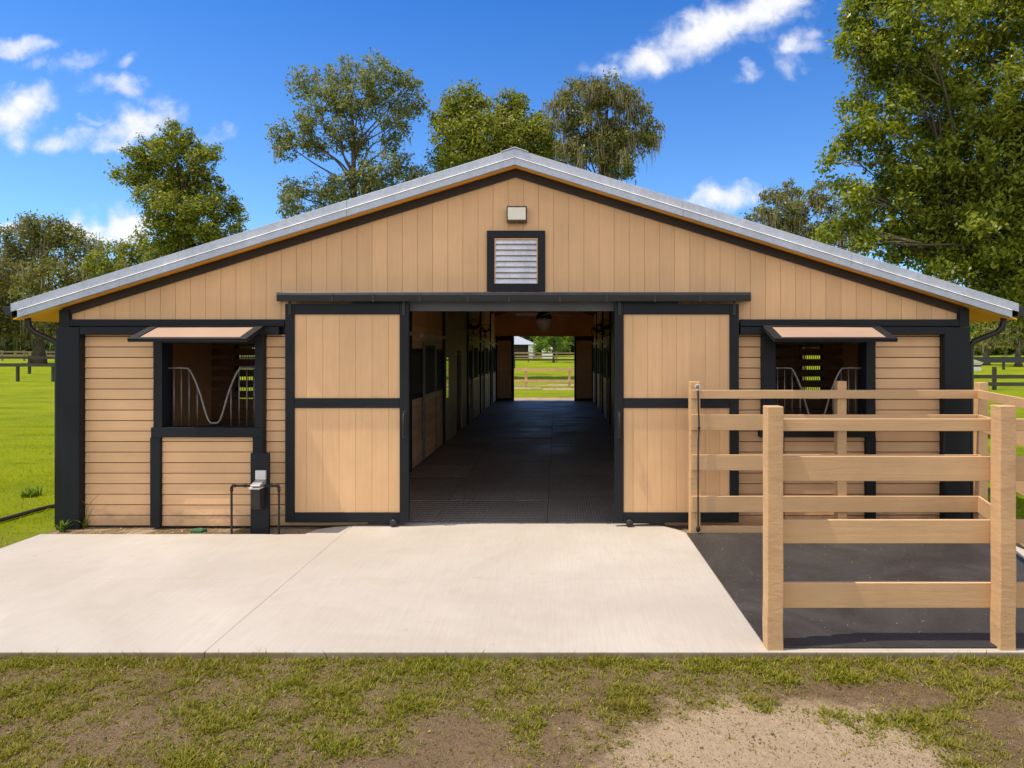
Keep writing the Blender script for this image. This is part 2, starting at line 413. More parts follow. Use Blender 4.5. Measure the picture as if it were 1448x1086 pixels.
gq = [(j * nx + i, j * nx + i + 1, (j + 1) * nx + i + 1, (j + 1) * nx + i) for j in range(len(gy) - 1) for i in range(nx - 1)]
def ground_mat():
    m, nt, N, L = new_mat('meadow_and_dirt')
    v = obj_vec(nt)
    ag = nt.nodes.new('ShaderNodeAttribute'); ag.attribute_name = 'grass_cover'
    asd = nt.nodes.new('ShaderNodeAttribute'); asd.attribute_name = 'pale_sand'
    big = tex_noise(nt, v, 0.10, 5, 0.6); mid = tex_noise(nt, v, 1.2, 6, 0.7); fine = tex_noise(nt, v, 24, 5, 0.75)
    vf = tex_noise(nt, v, 130, 3, 0.6)
    gc = mixc(nt, maprange(nt, big, 0.35, 0.65), (0.175, 0.24, 0.003), (0.255, 0.315, 0.004))
    gc = mixc(nt, maprange(nt, mid, 0.35, 0.7, 0, 0.7), gc, (0.26, 0.285, 0.010))
    pat = tex_noise(nt, obj_vec(nt, (1, 2.2, 1)), 0.33, 5, 0.7)
    gc = mixc(nt, maprange(nt, pat, 0.47, 0.66, 0, 0.85), gc, (0.10, 0.155, 0.005))
    gc = mixc(nt, maprange(nt, fine, 0.45, 0.75, 0, 0.6), gc, (0.08, 0.13, 0.004))
    dc = mixc(nt, maprange(nt, mid, 0.3, 0.7), (0.165, 0.112, 0.062), (0.26, 0.185, 0.11))
    dc = mixc(nt, maprange(nt, fine, 0.5, 0.8, 0, 0.6), dc, (0.11, 0.07, 0.04))
    sc = mixc(nt, maprange(nt, fine, 0.3, 0.75), (0.40, 0.295, 0.185), (0.56, 0.44, 0.30))
    sc = mixc(nt, maprange(nt, vf, 0.62, 0.75, 0, 0.6), sc, (0.2, 0.13, 0.075))
    f = math_(nt, 'ADD', asd.outputs['Fac'], math_(nt, 'MULTIPLY', math_(nt, 'SUBTRACT', mid, 0.5), 1.5))
    f = math_(nt, 'ADD', f, math_(nt, 'MULTIPLY', math_(nt, 'SUBTRACT', tex_noise(nt, v, 7, 6, 0.75), 0.5), 1.3))
    c = mixc(nt, maprange(nt, f, 0.15, 0.85, 0, 1, True), dc, sc)
    far = nt.nodes.new('ShaderNodeSeparateXYZ'); L.new(v, far.inputs[0])
    nearf = maprange(nt, far.outputs[1], -3.5, -2.5)             # beside the pad the blades themselves are built
    pebb = tex_noise(nt, v, 48, 4, 0.7)
    g = math_(nt, 'ADD', ag.outputs['Fac'], math_(nt, 'MULTIPLY', math_(nt, 'SUBTRACT', fine, 0.5), 1.2))
    g = math_(nt, 'ADD', g, math_(nt, 'MULTIPLY', math_(nt, 'SUBTRACT', mid, 0.5), 1.0))
    gm = maprange(nt, g, 0.30, 1.0, 0, 1, True)
    gm = math_(nt, 'MULTIPLY', gm, maprange(nt, nearf, 0, 1, 0.10, 1.0))
    c = mixc(nt, math_(nt, 'MULTIPLY', maprange(nt, pebb, 0.5, 0.8, 0, 0.6), maprange(nt, f, .3, .9, 1, .35)), c, (0.055, 0.035, 0.018))
    c = mixc(nt, gm, c, gc)
    h = math_(nt, 'ADD', math_(nt, 'MULTIPLY', mid, 0.6), fine)
    h = math_(nt, 'ADD', h, math_(nt, 'MULTIPLY', vf, 0.5))
    finish(nt, c, 0.95, 0, h, 1.0, 0.035, 0.05)
    return m
ground = np_obj('ground', gv, gq, ground_mat(), None, True)
tag(ground, kind='structure')
a1 = ground.data.attributes.new('grass_cover', 'FLOAT', 'POINT'); a1.data.foreach_set('value', [a[0] for a in att])
a2 = ground.data.attributes.new('pale_sand', 'FLOAT', 'POINT'); a2.data.foreach_set('value', [a[1] for a in att])

# concrete pad in four slabs with tooled joints
pad = MB()
JX, JY, gp = -2.43, -1.98, 0.0015
zt, zb = 0.0, -0.14
pad.prism_z([(PAD_XL, PAD_Y0), (JX - gp, PAD_Y0), (JX - gp, JY - gp), (PAD_XL, JY - gp)], zb, zt)
pad.prism_z([(JX + gp, PAD_Y0), (PAD_XR, PAD_Y0), (PAD_XR, JY - gp), (JX + gp, JY - gp)], zb, zt)
pad.prism_z([(PAD_XL, JY + gp), (JX - gp, JY + gp), (JX - gp, -0.10), (-2.62, -0.14), (-2.80, -0.26), (-2.86, PAD_Y1), (PAD_XL, PAD_Y1)], zb, zt)
pad.prism_z([(JX + gp, JY + gp), (PAD_XR, JY + gp), (PAD_XR, PAD_Y1), (1.50, PAD_Y1), (1.40, -0.25), (1.22, -0.06), (1.10, 0.02), (-2.3, 0.02), (JX + gp, -0.09)], zb, zt)
tag(pad.build('concrete_pad', M['concrete'], None, 0.008), kind='structure')
jf = MB().box(PAD_XL + .02, PAD_XR - .02, JY - .003, JY + .003, -0.1, -0.0025); jf.box(JX - .003, JX + .003, PAD_Y0 + .02, JY - .004, -0.1, -0.0025); jf.box(JX - .003, JX + .003, JY + .004, -0.2, -0.1, -0.0025)
tag(jf.build('pavement_joint', M['joint']), kind='structure')

# ------------------------------------------------------------------ barn
CX = -0.49
WL, WR = -5.93, 4.93
LEN = 20.0
SL = 0.308
RZ = 4.443                                     # roof top at the ridge
def rz(x, off=0.0): return RZ + off - abs(x - CX) * SL
AL, AR = -2.54, 1.55                           # aisle faces of the stall fronts
barn = thing('horse_barn', 'long tan stable with black trim, open sliding doors and grey metal gable roof', 'barn', (CX, 0, 0))
Z_BAND = fz(457)                               # foot of the gable siding

# gable siding: vertical boards, each cut to the slope
def gable(y0, y1, zbot, name, mat, door=None, xa=WL + .05, xb=WR - .05, pitch=0.182, gap=0.004):
    b = MB(); x = CX - pitch / 2 - 40 * pitch
    while x < xb:
        a, c = max(x + gap / 2, xa), min(x + pitch - gap / 2, xb)
        if c - a > 0.01:
            off = -0.19
            top = [(c, rz(c, off)), (a, rz(a, off))]
            if a < CX < c: top = [(c, rz(c, off)), (CX, rz(CX, off)), (a, rz(a, off))]
            if min(rz(a, off), rz(c, off)) > zbot + .01:
                if door and c > door[0] and a < door[1]:
                    b.prism_y([(a, door[2]), (c, door[2])] + top, y0, y1)
                else: b.prism_y([(a, zbot), (c, zbot)] + top, y0, y1)
        x += pitch
    o = b.build(name, mat, barn, 0.003)
    return o
DX0, DX1 = fx(500), fx(958)                     # clear doorway in the front wall
DZ = fz(440)
gable(0.0, 0.006, Z_BAND, 'gable_siding', M['tan_v'], (DX0, DX1, DZ))
bk = MB()                                       # sheathing behind the boards
off = -0.19
bk.prism_y([(WL + .05, Z_BAND), (DX0, Z_BAND), (DX0, DZ + .02), (DX1, DZ + .02), (DX1, Z_BAND), (WR - .05, Z_BAND), (WR - .05, rz(WR - .05, off)), (CX, rz(CX, off)), (WL + .05, rz(WL + .05, off))], 0.0065, 0.05)
bk.build('gable_sheathing', M['tan_v'], barn)

# horizontal siding
def h_siding(x0, x1, z0, z1, y0=0.0, pitch=0.1265, gap=0.009):
    b = MB(); z = z0
    while z < z1 - 0.01:
        zz = min(z + pitch - gap, z1)
        j0, j1 = random.uniform(-.0015, .0015), random.uniform(-.002, .002)
        # the lower lip stands a little proud of the upper edge
        b.prism_x([(y0 - .006 + j0, z), (y0 + .001 + j0, zz), (y0 + .022, zz), (y0 + .022, z)], x0, x1 + j1)
        z += pitch
    return b
SZ0 = 0.02
def siding_panel(x0, x1, z0, z1, y0=0.0):
    o = h_siding(x0, x1, z0, z1, y0).build('siding_panel', M['tan_h'], barn, 0.003)
    MB().box(x0, x1, y0 + .024, y0 + .05, z0 - .04, z1).build('gap_backing', M['gap_shade'], o)  # backing coloured dark so the board gaps read as shadow lines
ZT = fz(473)
W1 = (fx(217), fx(374)); W2 = (fx(1079), fx(1238))
siding_panel(fx(113), W1[0] - .0, -0.02, ZT)
siding_panel(W1[1], fx(520), -0.02, ZT)
siding_panel(fx(940), W2[0], -0.02, ZT)
siding_panel(W2[1], fx(1338), -0.02, ZT)
# wall strip between siding top and gable foot
for a, c in ((113, 500), (958, 1338)): MB().box(fx(a), fx(c), 0.0, 0.05, ZT, Z_BAND).build('wall_plate', M['black_h'], barn)
# band boards
for (xa, xb) in ((fx(96, .05), fx(402, .05)), (fx(1047, .05), fx(1371, .05))):
    MB().box(xa, xb, -0.052, -0.002, fz(461.5, .05), fz(451.5, .05)).build('band_board', M['black_h'], barn, 0.004)
for (xa, xb) in ((fx(112.5, .11), fx(394, .11)), (fx(1047, .11), fx(1342, .11))):
    MB().box(xa, xb, -0.112, -0.002, fz(473, .11), fz(462.5, .11)).build('band_board', M['black_h'], barn, 0.004)
# corner posts
pl = fx(79, .115), fx(111.5, .115)
pr = fx(1336, .115), fx(1372, .115)
for a, c in (pl, pr):
    MB().box(a, c, -0.115, 0.06, -0.10, fz(462.8, .115) if a < 0 else fz(462.8, .115)).build('corner_post', M['black'], barn, 0.006)
MB().box(fx(83, .06), fx(97, .06), -0.058, 0.05, fz(462, .06), rz(fx(90), -.20)).build('corner_trim', M['black'], barn, .004)
MB().box(fx(1357, .06), fx(1371, .06), -0.058, 0.05, fz(462, .06), rz(fx(1364), -.20)).build('corner_trim', M['black'], barn, .004)
# rake trim under the roof edge
for s in (-1, 1):
    xe = WL + .1 if s < 0 else WR - .1
    ex = WL if s < 0 else WR
    MB().prism_y([(CX, rz(CX, -.184)), (ex, rz(ex, -.184)), (ex, rz(ex, -.278)), (CX, rz(CX, -.278))], -0.034, -0.003).build('rake_trim', M['brown_trim'], barn)

# roof
OH = 0.20
EL, ER = CX - 5.915, CX + 5.915
roof = MB()
for s in (-1, 1):
    e = EL if s < 0 else ER
    roof.prism_y([(CX, rz(CX, .0)), (e, rz(e, .0)), (e, rz(e, -.035)), (CX, rz(CX, -.035))], -OH + .012, LEN + .3)
for k in range(44):                             # standing ribs of the metal sheet
    yy = -OH + .25 + k * .46
    for s in (-1, 1):
        e = EL if s < 0 else ER
        roof.prism_y([(CX, rz(CX, .022)), (e, rz(e, .022)), (e, rz(e, .001)), (CX, rz(CX, .001))], yy, yy + .04)
roof_o = roof.build('roof', M['galv'], barn)
sof = MB()
for s in (-1, 1):
    e = EL if s < 0 else ER
    n = 30
    for k in range(n):
        ya = -OH + .03 + k * (LEN + .28) / n; yb = ya + (LEN + .28) / n - .006
        sof.prism_y([(CX, rz(CX, -.16)), (e, rz(e, -.16)), (e, rz(e, -.175)), (CX, rz(CX, -.175))], ya, yb)
sof.build('soffit', M['soffit'], roof_o)
fa = MB(); fb = MB(); fl = MB()
for s in (-1, 1):
    e = EL if s < 0 else ER
    nseg = 3
    for k in range(nseg):
        xa = CX + (e - CX) * k / nseg + (0.001 * s if k else 0); xb = CX + (e - CX) * (k + 1) / nseg - 0.001 * s
        sh = 0.004 * (k % 2)
        fa.prism_y([(xa, rz(xa, .012)), (xb, rz(xb, .012)), (xb, rz(xb, -.085)), (xa, rz(xa, -.085))], -OH - .006 - sh, -OH + .010)
        e2 = xb if k < nseg - 1 else e + 0.09 * (-s)
        fb.prism_y([(xa, rz(xa, -.1)), (e2, rz(e2, -.1)), (e2, rz(e2, -.182)), (xa, rz(xa, -.182))], -OH - .022 - sh, -OH + .028)
        # sloped drip lip between the two strips
        fl.add([(xa, -OH - .007 - sh, rz(xa, -.0855)), (e2, -OH - .007 - sh, rz(e2, -.0855)), (e2, -OH - .036 - sh, rz(e2, -.0995)), (xa, -OH - .036 - sh, rz(xa, -.0995)),
                (xa, -OH - .007 - sh, rz(xa, -.0995)), (e2, -OH - .007 - sh, rz(e2, -.0995))],
               [(0, 1, 2, 3), (3, 2, 5, 4), (0, 4, 5, 1), (0, 3, 4), (1, 5, 2)])
fa.build('edge_cap', M['galv'], roof_o, .003)
fb.build('fascia', M['galv'], roof_o, .003)
fl.build('drip_edge', M['galv_bright'], roof_o)
MB().prism_y([(CX - .16, rz(CX - .16, .014)), (CX, RZ + .016), (CX + .16, rz(CX + .16, .014)), (CX + .16, rz(CX + .16, .024)), (CX, RZ + .030), (CX - .16, rz(CX - .16, .024))], -OH - .018, LEN + .3).build('ridge_cap', M['galv'], roof_o)
# gutters and downspouts
for s in (-1, 1):
    e = EL if s < 0 else ER
    z = rz(e)
    g = MB().prism_y([(e + s * .004, z - .02), (e + s * .115, z - .02), (e + s * .12, z - .05), (e + s * .085, z - .125), (e + s * .004, z - .135)], -OH + .02, LEN + .25)
    go = g.build('gutter', M['gutter'], barn, .004)
    xw = -6.032 if s < 0 else 5.008
    zz = z - .13
    pts = [(e - s * .06, -.02, zz + .03), (e - s * .06, -.02, zz - .06), (e - s * .075, -.015, zz - .13), (e - s * .13, .0, zz - .19), (xw + s * .03, .04, zz - .30), (xw + s * .003, .045, zz - .34), (xw, .045, zz - .42), (xw, .045, .9), (xw, .045, -.05)]
    MB().tube(pts, 0.034, 10).build('downspout', M['gutter'], go, 0, True)

# louver vent and flood light on the gable
v0, v1, vz0, vz1 = fx(688.5, .03), fx(771, .03), fz(412, .03), fz(326, .03)
w = .092
fr = MB().box(v0, v1, -.035, -.002, vz0, vz0 + w).box(v0, v1, -.035, -.002, vz1 - w, vz1).box(v0, v0 + w, -.034, -.002, vz0 + w, vz1 - w).box(v1 - w, v1, -.034, -.002, vz0 + w, vz1 - w)
vent = fr.build('louver_vent', M['black'], barn, .003)
sl = MB(); n = 8; hh = (vz1 - vz0 - 2 * w) / n
for k in range(n):
    z = vz0 + w + k * hh
    sl.prism_x([(-.030, z + .004), (-.028, z + .001), (-.004, z + hh * .86), (-.004, z + hh * .92), (-.008, z + hh * .90)], v0 + w + .012, v1 - w - .012)
sl.build('slats', M['louver'], vent)
MB().box(v0 + w, v0 + w + .011, -.03, -.003, vz0 + w, vz1 - w).box(v1 - w - .011, v1 - w, -.03, -.003, vz0 + w, vz1 - w).box(v0 + w + .011, v1 - w - .011, -.03, -.003, vz1 - w - .012, vz1 - w - .001).build('inner_frame', M['tan_v'], vent)
l0, l1, lz0, lz1 = fx(716.5, .1), fx(745, .1), fz(314, .1), fz(291, .1)
lamp = MB().prism_x([(-.10, lz0 + .012), (-.115, lz1 - .02), (-.10, lz1), (-.002, lz1), (-.002, lz0), (-.08, lz0)], l0, l1).build('flood_light', M['lamp_case'], barn, .006)
MB().prism_x([(-.108, lz0 + .028), (-.121, lz1 - .022), (-.113, lz1 - .022), (-.10, lz0 + .028)], l0 + .014, l1 - .014).build('lens', M['lens'], lamp, .003)
for k in (0.1, .5, .9): MB().tube([(l0 + (l1 - l0) * k, -.09, lz0 - .006), (l0 + (l1 - l0) * k, -.09, lz0 + .01)], .008, 8).build('screw', M['lamp_case'], lamp)

# door track, header, sliding doors
tr = MB().prism_x([(-.20, fz(426, .2)), (-.205, fz(417, .2)), (-.19, fz(413, .2)), (-.002, fz(413, .2)), (-.002, fz(421, .2)), (-.19, fz(426, .2))], fx(391, .2), fx(1062, .2))
track = tr.build('door_track', M['gutter'], barn, .003)
for px in (470, 528, 594, 662, 720, 792, 858, 926, 990):
    MB().box(fx(px - 1.6, .2), fx(px + 1.6, .2), -.212, -.19, fz(427, .2), fz(416, .2)).build('bracket', M['iron'], track, .002)
MB().box(fx(500), fx(958), -.055, .05, fz(440), fz(427) + .01).build('door_header', M['grey_beam'], barn, .004)
MB().box(fx(391, .05), fx(1062, .05), -.055, -.002, fz(427) + .012, fz(414)).build('header_board', M['black_h'], barn, .004)
def sliding_door(p0, p1, inner):
    d0, d1 = .08, .135                          # rear and front face
    X = lambda p: fx(p, d1)
    Z = lambda p: fz(p, d1)
    zt_, zb_ = Z(429.5), Z(739)
    door = MB()
    x0, x1 = X(p0 + 6), X(p1 - 6)
    n = round((x1 - x0) / .182); pw = (x1 - x0) / n
    # vertical grooved boards, in two fields
    for z0, z1 in ((Z(570), zt_ - .06), (zb_ + .05, Z(570))):
        for k in range(n):
            door.box(x0 + k * pw + .0017, x0 + (k + 1) * pw - .0017, -d1 + .022, -d1 + .026, z0, z1)
    door.box(x0, x1, -d1 + .0265, -d0, zb_ + .05, zt_ - .06)
    o = door.build('sliding_door', M['tan_v'], barn, .002)
    sw = 13
    fr = MB()
    for a, c in ((p0, p0 + sw), (p1 - sw, p1)):
        MB().box(X(a), X(c), -d1, -d0, zb_, zt_).build('stile', M['black'], o, .004)
    for a, c in ((429.5, 444.5), (563, 577), (725, 739)):
        MB().box(X(p0 + sw) + .001, X(p1 - sw) - .001, -d1 + .002, -d0 + .001, Z(c), Z(a)).build('rail', M['black_h'], o, .004)
    hx = X(p1 - sw / 2) if inner > 0 else X(p0 + sw / 2)
    zc = Z(600)
    MB().tube([(hx, -d1 - .001, zc + .13), (hx, -d1 - .035, zc + .12), (hx, -d1 - .035, zc - .12), (hx, -d1 - .001, zc - .13)], .011, 8).build('handle', M['iron'], o, 0, True)
    MB().box(hx - .025, hx + .025, -d1 - .004, -d1 - .0005, zc - .16, zc + .16).build('handle_plate', M['iron'], o, .002)
    hx2 = X(p1 - sw - 8) if inner > 0 else X(p0 + sw + 8)
    MB().lathe([(.035, -.02), (.045, -.012), (.045, .012), (.035, .02)], (hx2, -d1 - .022, .045), 14, 'y').build('guide_wheel', M['iron'], o, 0, True)
    for p in (p0 + 7, p1 - 7):
        MB().box(X(p - 2), X(p + 2), -d1 - .012, -d1 - .0005, Z(446), zt_ + .07).build('hanger', M['iron'], o, .002)
    return o
sliding_door(403, 578, 1)
sliding_door(869, 1045, -1)

# stall windows: lower dutch door, frame, yoke grille, lifted shutter
def bez(pts, n=10):
    out = []
    for i in range(len(pts) - 1):
        p0 = pts[max(i - 1, 0)]; p1 = pts[i]; p2 = pts[i + 1]; p3 = pts[min(i + 2, len(pts) - 1)]
        for k in range(n):
            t = k / n
            out.append(tuple(0.5 * ((2 * p1[j]) + (-p0[j] + p2[j]) * t + (2 * p0[j] - 5 * p1[j] + 4 * p2[j] - p3[j]) * t * t + (-p0[j] + 3 * p1[j] - 3 * p2[j] + p3[j]) * t ** 3) for j in range(len(p1))))
    out.append(pts[-1]); return out
def stall_window(p0, p1, jl, jr, lower, rightside):
    """p0..p1 outer px of the posts, jl/jr px widths of the two jambs"""
    d = .11
    X = lambda p: fx(p, d)
    Z = lambda p: fz(p, d)
    ztop, zs0, zs1 = Z(473.5), Z(618.5), Z(604.5)
    xl, xr = X(p0), X(p1)
    il, ir = X(p0 + jl), X(p1 - jr)
    win = MB().box(il + .001, ir - .001, -d + .03, .12, ztop - .10, ztop - .001).build('stall_window', M['black_h'], barn, .004)
    for a, c in ((xl, il), (ir, xr)):
        MB().box(a, c, -d, .12, zs1 + .001, ztop).build('jamb', M['black'], win, .005)
    MB().box(xl - .03, xr + .0, -d - .004, .12, zs0, zs1).build('sill', M['black_h'], win, .005)
    # lower half
    st = 14
    x0, x1 = X(lower[0]), X(lower[1])
    for a, c in ((x0, X(lower[0] + st)), (X(lower[1] - st), x1)):
        MB().box(a, c, -d, .02, -.02, zs0 - .001).build('lower_stile', M['black'], win, .004)
    h_siding(X(lower[0] + st) + .001, X(lower[1] - st) - .001, -.01, zs0 - .002, -.06).build('lower_panel', M['tan_h'], win, .003)
    MB().box(X(lower[0] + st), X(lower[1] - st), -.034, .0, -.03, zs0 - .002).build('lower_backing', M['gap_shade'], win)
    # yoke grille
    yg = 0.03
    W = ir - il; cx = (il + ir) / 2
    zt_ = Z(521) ; zl = Z(600)
    path = [(il - .0, zt_), (il + W * .17, zt_), (il + W * .235, zt_ - .03), (il + W * .33, zt_ - .26), (il + W * .43, zl + .05), (cx, zl), (ir - W * .43, zl + .05), (ir - W * .33, zt_ - .26), (ir - W * .235, zt_ - .03), (ir - W * .17, zt_), (ir, zt_)]
    path = bez([(a, yg, b) for a, b in path], 8)
    gr = MB().tube(path, .0125, 8)
    def ztop_at(x):
        best = zt_
        for a, b in zip(path[:-1], path[1:]):
            if min(a[0], b[0]) <= x <= max(a[0], b[0]) and abs(b[0] - a[0]) > 1e-5:
                best = a[2] + (b[2] - a[2]) * (x - a[0]) / (b[0] - a[0]); break
        return best
    for f in (.06, .14, .225, .315, .685, .775, .86, .94):
        x = il + W * f
        gr.tube([(x, yg, zs1 + .002), (x, yg, ztop_at(x) - .005)], .0065, 6)
    gr.build('yoke_grille', M['steel_bar'], win, 0, True)
    # shutter, hinged above and propped outwards
    ya, za = -.12, fz(462.5, .12); yb, zb2 = -.58, fz(481, .58)
    sx0, sx1 = X(p0) - .015, X(p1) + .03
    L = math.hypot(yb - ya, zb2 - za); ty, tz = (yb - ya) / L, (zb2 - za) / L; ny, nz = tz, -ty   # normal pointing up
    if nz < 0: ny, nz = -ny, -nz
    def slab(xa, xb, s0, s1, t0, t1):
        q = [(ya + ty * s + ny * t, za + tz * s + nz * t) for s, t in ((s0, t0), (s1, t0), (s1, t1), (s0, t1))]
        return q, xa, xb
    fr = MB()
    for xa, xb, s0, s1 in ((sx0, sx0 + .10, 0, L), (sx1 - .10, sx1, 0, L), (sx0 + .101, sx1 - .101, 0, .045), (sx0 + .101, sx1 - .101, L - .05, L)):
        q, a, b = slab(xa, xb, s0, s1, -.022, .022); fr.prism_x(q, a, b)
    sh = fr.build('shutter', M['black_h'], win, .004)
    q, a, b = slab(sx0 + .099, sx1 - .099, .044, L - .048, -.006, .012)
    MB().prism_x(q, a, b).build('shutter_panel', M['shutter_panel'], win)
    return il, ir, zs1, ztop
wA = stall_window(217, 371, 12, 11, (212, 371), True)
wB = stall_window(1079, 1238, 18, 13, (1095, 1239), False)
# upper wall fill above windows is covered by the band boards; post edge beside window
MB().box(fx(371.5, .11) + .001, fx(375, .02), -.108, .05, -.02, ZT).build('post', M['black'], barn, .004)

# side walls with a barred opening for each stall
BAYS = [0.06, 3.4, 6.9, 11.0, 14.2, 17.6, LEN]
for s, xw in ((-1, WL), (1, WR)):
    zt_ = rz(xw, -.18)
    for i in range(6):
        b = MB()
        y0, y1 = BAYS[i], BAYS[i + 1]
        xa, xb = (xw + .02, xw + .06) if s < 0 else (xw - .06, xw - .02)
        oy0, oy1 = (4.35, 5.3) if i == 1 else ((y0 + y1) / 2 - .85, (y0 + y1) / 2 + .85)  # most openings widened, the tack room's added, to let more light in
        if i == 0: oy0, oy1 = .45, 1.3
        b.box(xa, xb, y0, oy0, -.1, zt_).box(xa, xb, oy1, y1 - .001, -.1, zt_).box(xa, xb, oy0, oy1, -.1, 1.15).box(xa, xb, oy0, oy1, 2.15, zt_)
        sw = b.build('side_wall', M['tan_h'], barn)
        for ya, yb in ((oy0 - .1, oy0 - .002), (oy1 + .002, oy1 + .1)): MB().box(xa - .02, xb + .02, ya, yb, 1.05, 2.25).build('side_jamb', M['black'], sw)
        br = MB()
        k = 0
        while oy0 + .09 + k * .1 < oy1:
            br.tube([((xa + xb) / 2, oy0 + .09 + k * .1, 1.15), ((xa + xb) / 2, oy0 + .09 + k * .1, 2.15)], .008, 6); k += 1
        br.build('bars', M['iron'], sw)

# partitions between stalls: boards, spaced apart in the outer half so light comes through
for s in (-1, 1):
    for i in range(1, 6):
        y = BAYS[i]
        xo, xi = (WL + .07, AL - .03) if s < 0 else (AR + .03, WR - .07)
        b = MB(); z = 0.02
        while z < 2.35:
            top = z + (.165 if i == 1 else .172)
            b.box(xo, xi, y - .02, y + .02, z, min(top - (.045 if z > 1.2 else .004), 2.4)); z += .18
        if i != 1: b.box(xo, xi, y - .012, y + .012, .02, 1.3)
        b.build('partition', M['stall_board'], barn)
        xm = (xo + xi) / 2
        if i == 1: MB().box(xm - .05, xm + .05, y - .08, y - .021, .0, 2.5).build('partition_post', M['black'], barn)

# aisle fronts
def stall_front(s, y0, y1, light):
    x = AL if s < 0 else AR
    o = -s                                     # towards the aisle
    def bx(b, a, c, ya, yb, za, zb): return b.box(x + o * a, x + o * c, ya, yb, za, zb)
    b = MB(); z = .02
    while z < 1.2:
        bx(b, -.02, .02, y0 + .12, y1 - .002, z, z + .128); z += .134
    z = 2.12
    while z < 2.5:
        bx(b, -.02, .02, y0 + .12, y1 - .002, z, z + .128); z += .134
    st = b.build('stall_front', M['stall_front'], barn, .003)
    p = MB(); bx(p, -.08, .06, y0 - .0, y0 + .118, -.02, rz(x, -.2)); p.build('aisle_post', M['black'], barn, .004)
    fr = MB(); bx(fr, -.03, .03, y0 + .12, y1 - .003, 1.232, 1.30); bx(fr, -.03, .03, y0 + .12, y1 - .003, 2.05, 2.118)
    ym = (y0 + y1) / 2
    fr.build('stall_rail', M['black'], st)
    g = MB(); yy = y0 + .2
    while yy < y1 - .05: g.tube([(x, yy, 1.30), (x, yy, 2.05)], .009, 6); yy += .085
    g.build('grille', M['iron'], st)
    # sliding stall door hung in front
    da, db = ym - .62, ym + .62
    dz = MB()
    z = .06
    while z < 1.15:
        bx(dz, .045, .075, da + .06, db - .06, z, z + .126); z += .132
    dd = dz.build('stall_door', M['stall_front'], barn, .003)
    df = MB(); bx(df, .042, .08, da, da + .06, .05, 2.25); bx(df, .042, .08, db - .06, db, .05, 2.25); bx(df, .042, .08, da + .061, db - .061, 1.19, 1.26); bx(df, .042, .08, da + .061, db - .061, 2.18, 2.25)
    df.build('door_frame', M['steel_bar'] if light else M['black'], dd)
    dg = MB(); yy = da + .13
    while yy < db - .08: dg.tube([(x + o * .06, yy, 1.26), (x + o * .06, yy, 2.18)], .008, 6); yy += .09
    dg.build('door_bars', M['iron'], dd)
    tk = MB(); bx(tk, .03, .09, da - .2, min(db + 1.2, y1 - .05), 2.34, 2.40); tk.build('stall_track', M['white_box'], dd, .004)
for s in (-1, 1):
    for i in (0, 1, 3, 4, 5): stall_front(s, BAYS[i], BAYS[i + 1], True)
    # tack and wash room wall
    x = AL if s < 0 else AR; o = -s
    y0, y1 = BAYS[2], BAYS[3]
    b = MB(); yy = y0 + .12
    dy0, dy1 = y0 + 2.15, y0 + 3.05
    while yy < y1 - .01:
        ye = min(yy + .2, y1 - .002)
        lo = 2.08 if (ye > dy0 and yy < dy1) else .0
        b.box(x - .02, x + .02, yy, ye - .006, lo, rz(x, -.2)); yy += .2
    tw = b.build('tack_room_wall', M['tack_panel'], barn, .002)
    MB().box(x + o * -.08, x + o * .06, y0, y0 + .118, -.02, rz(x, -.2)).build('aisle_post', M['black'], barn, .004)
    MB().box(x + o * .021, x + o * .03, dy0 + .3, dy0 + .62, 2.10, 2.2).build('plaque', M['white_box'], tw)
    MB().box(x + o * .021, x + o * .045, y0 + .12, y1 - .01, 2.62, 2.66).build('ledge', M['tack_panel'], tw)
    MB().box(x - o * .35, x - o * .3, dy0, dy1, 0, 2.08).build('tack_door', M['black'], tw)
    MB().box(x + o * .021, x + o * .027, y0 + .9, y0 + .98, .45, .56).build('outlet_plate', M['white_box'], tw)
    MB().box(x + o * .021, x + o * .034, y0 + .40, y0 + .72, 1.0, 1.93).build('narrow_window', M['glass'], tw, .003)
    MB().box(x + o * .021, x + o * .032, y0 + .82, y0 + .70, 1.15, 1.27).build('switch_plate', M['white_box'], tw)
# upper aisle walls (attic side) and rafters
for s in (-1, 1):
    x = AL if s < 0 else AR
    MB().box(x - .012, x + .012, .06, LEN - .05, 2.52, rz(x, -.2)).build('attic_wall', M['end_wall'], barn)
for k in range(14):
    y = .8 + k * 1.45
    for s in (-1, 1):
        x = AL if s < 0 else AR
        MB().prism_y([(CX, rz(CX, -.178)), (x, rz(x, -.178)), (x, rz(x, -.32)), (CX, rz(CX, -.32))], y, y + .045).build('rafter', M['stall_board'], barn)
# far end wall and its doors
YE = LEN
def ex(px): return (px - 787) * (YE + D) / F
def ez(py): return HC - (py - 496) * (YE + D) / F
f0, f1, fzt = ex(727), ex(812), ez(475.5)
ew = MB()
ew.prism_y([(WL, -.1), (f0, -.1), (f0, fzt), (f1, fzt), (f1, -.1), (WR, -.1), (WR, rz(WR, -.19)), (CX, rz(CX, -.19)), (WL, rz(WL, -.19))], YE, YE + .06)
ew.build('end_wall', M['end_wall'], barn)
for a, c in ((703, 723.5), (814.5, 837)):
    o = MB().box(ex(a), ex(c), YE - .07, YE - .02, .05, fzt - .02).build('end_door', M['end_wall'], barn, .003)
    MB().box(ex(a) - .06, ex(c) + .06, YE - .085, YE - .071, fzt - .18, fzt).box(ex(a) - .06, ex(a), YE - .085, YE - .02, .02, fzt - .181).box(ex(c), ex(c) + .09, YE - .085, YE - .02, .02, fzt - .181).box(ex(a), ex(c), YE - .085, YE - .071, .03, .12).build('end_door_frame', M['black'], o)
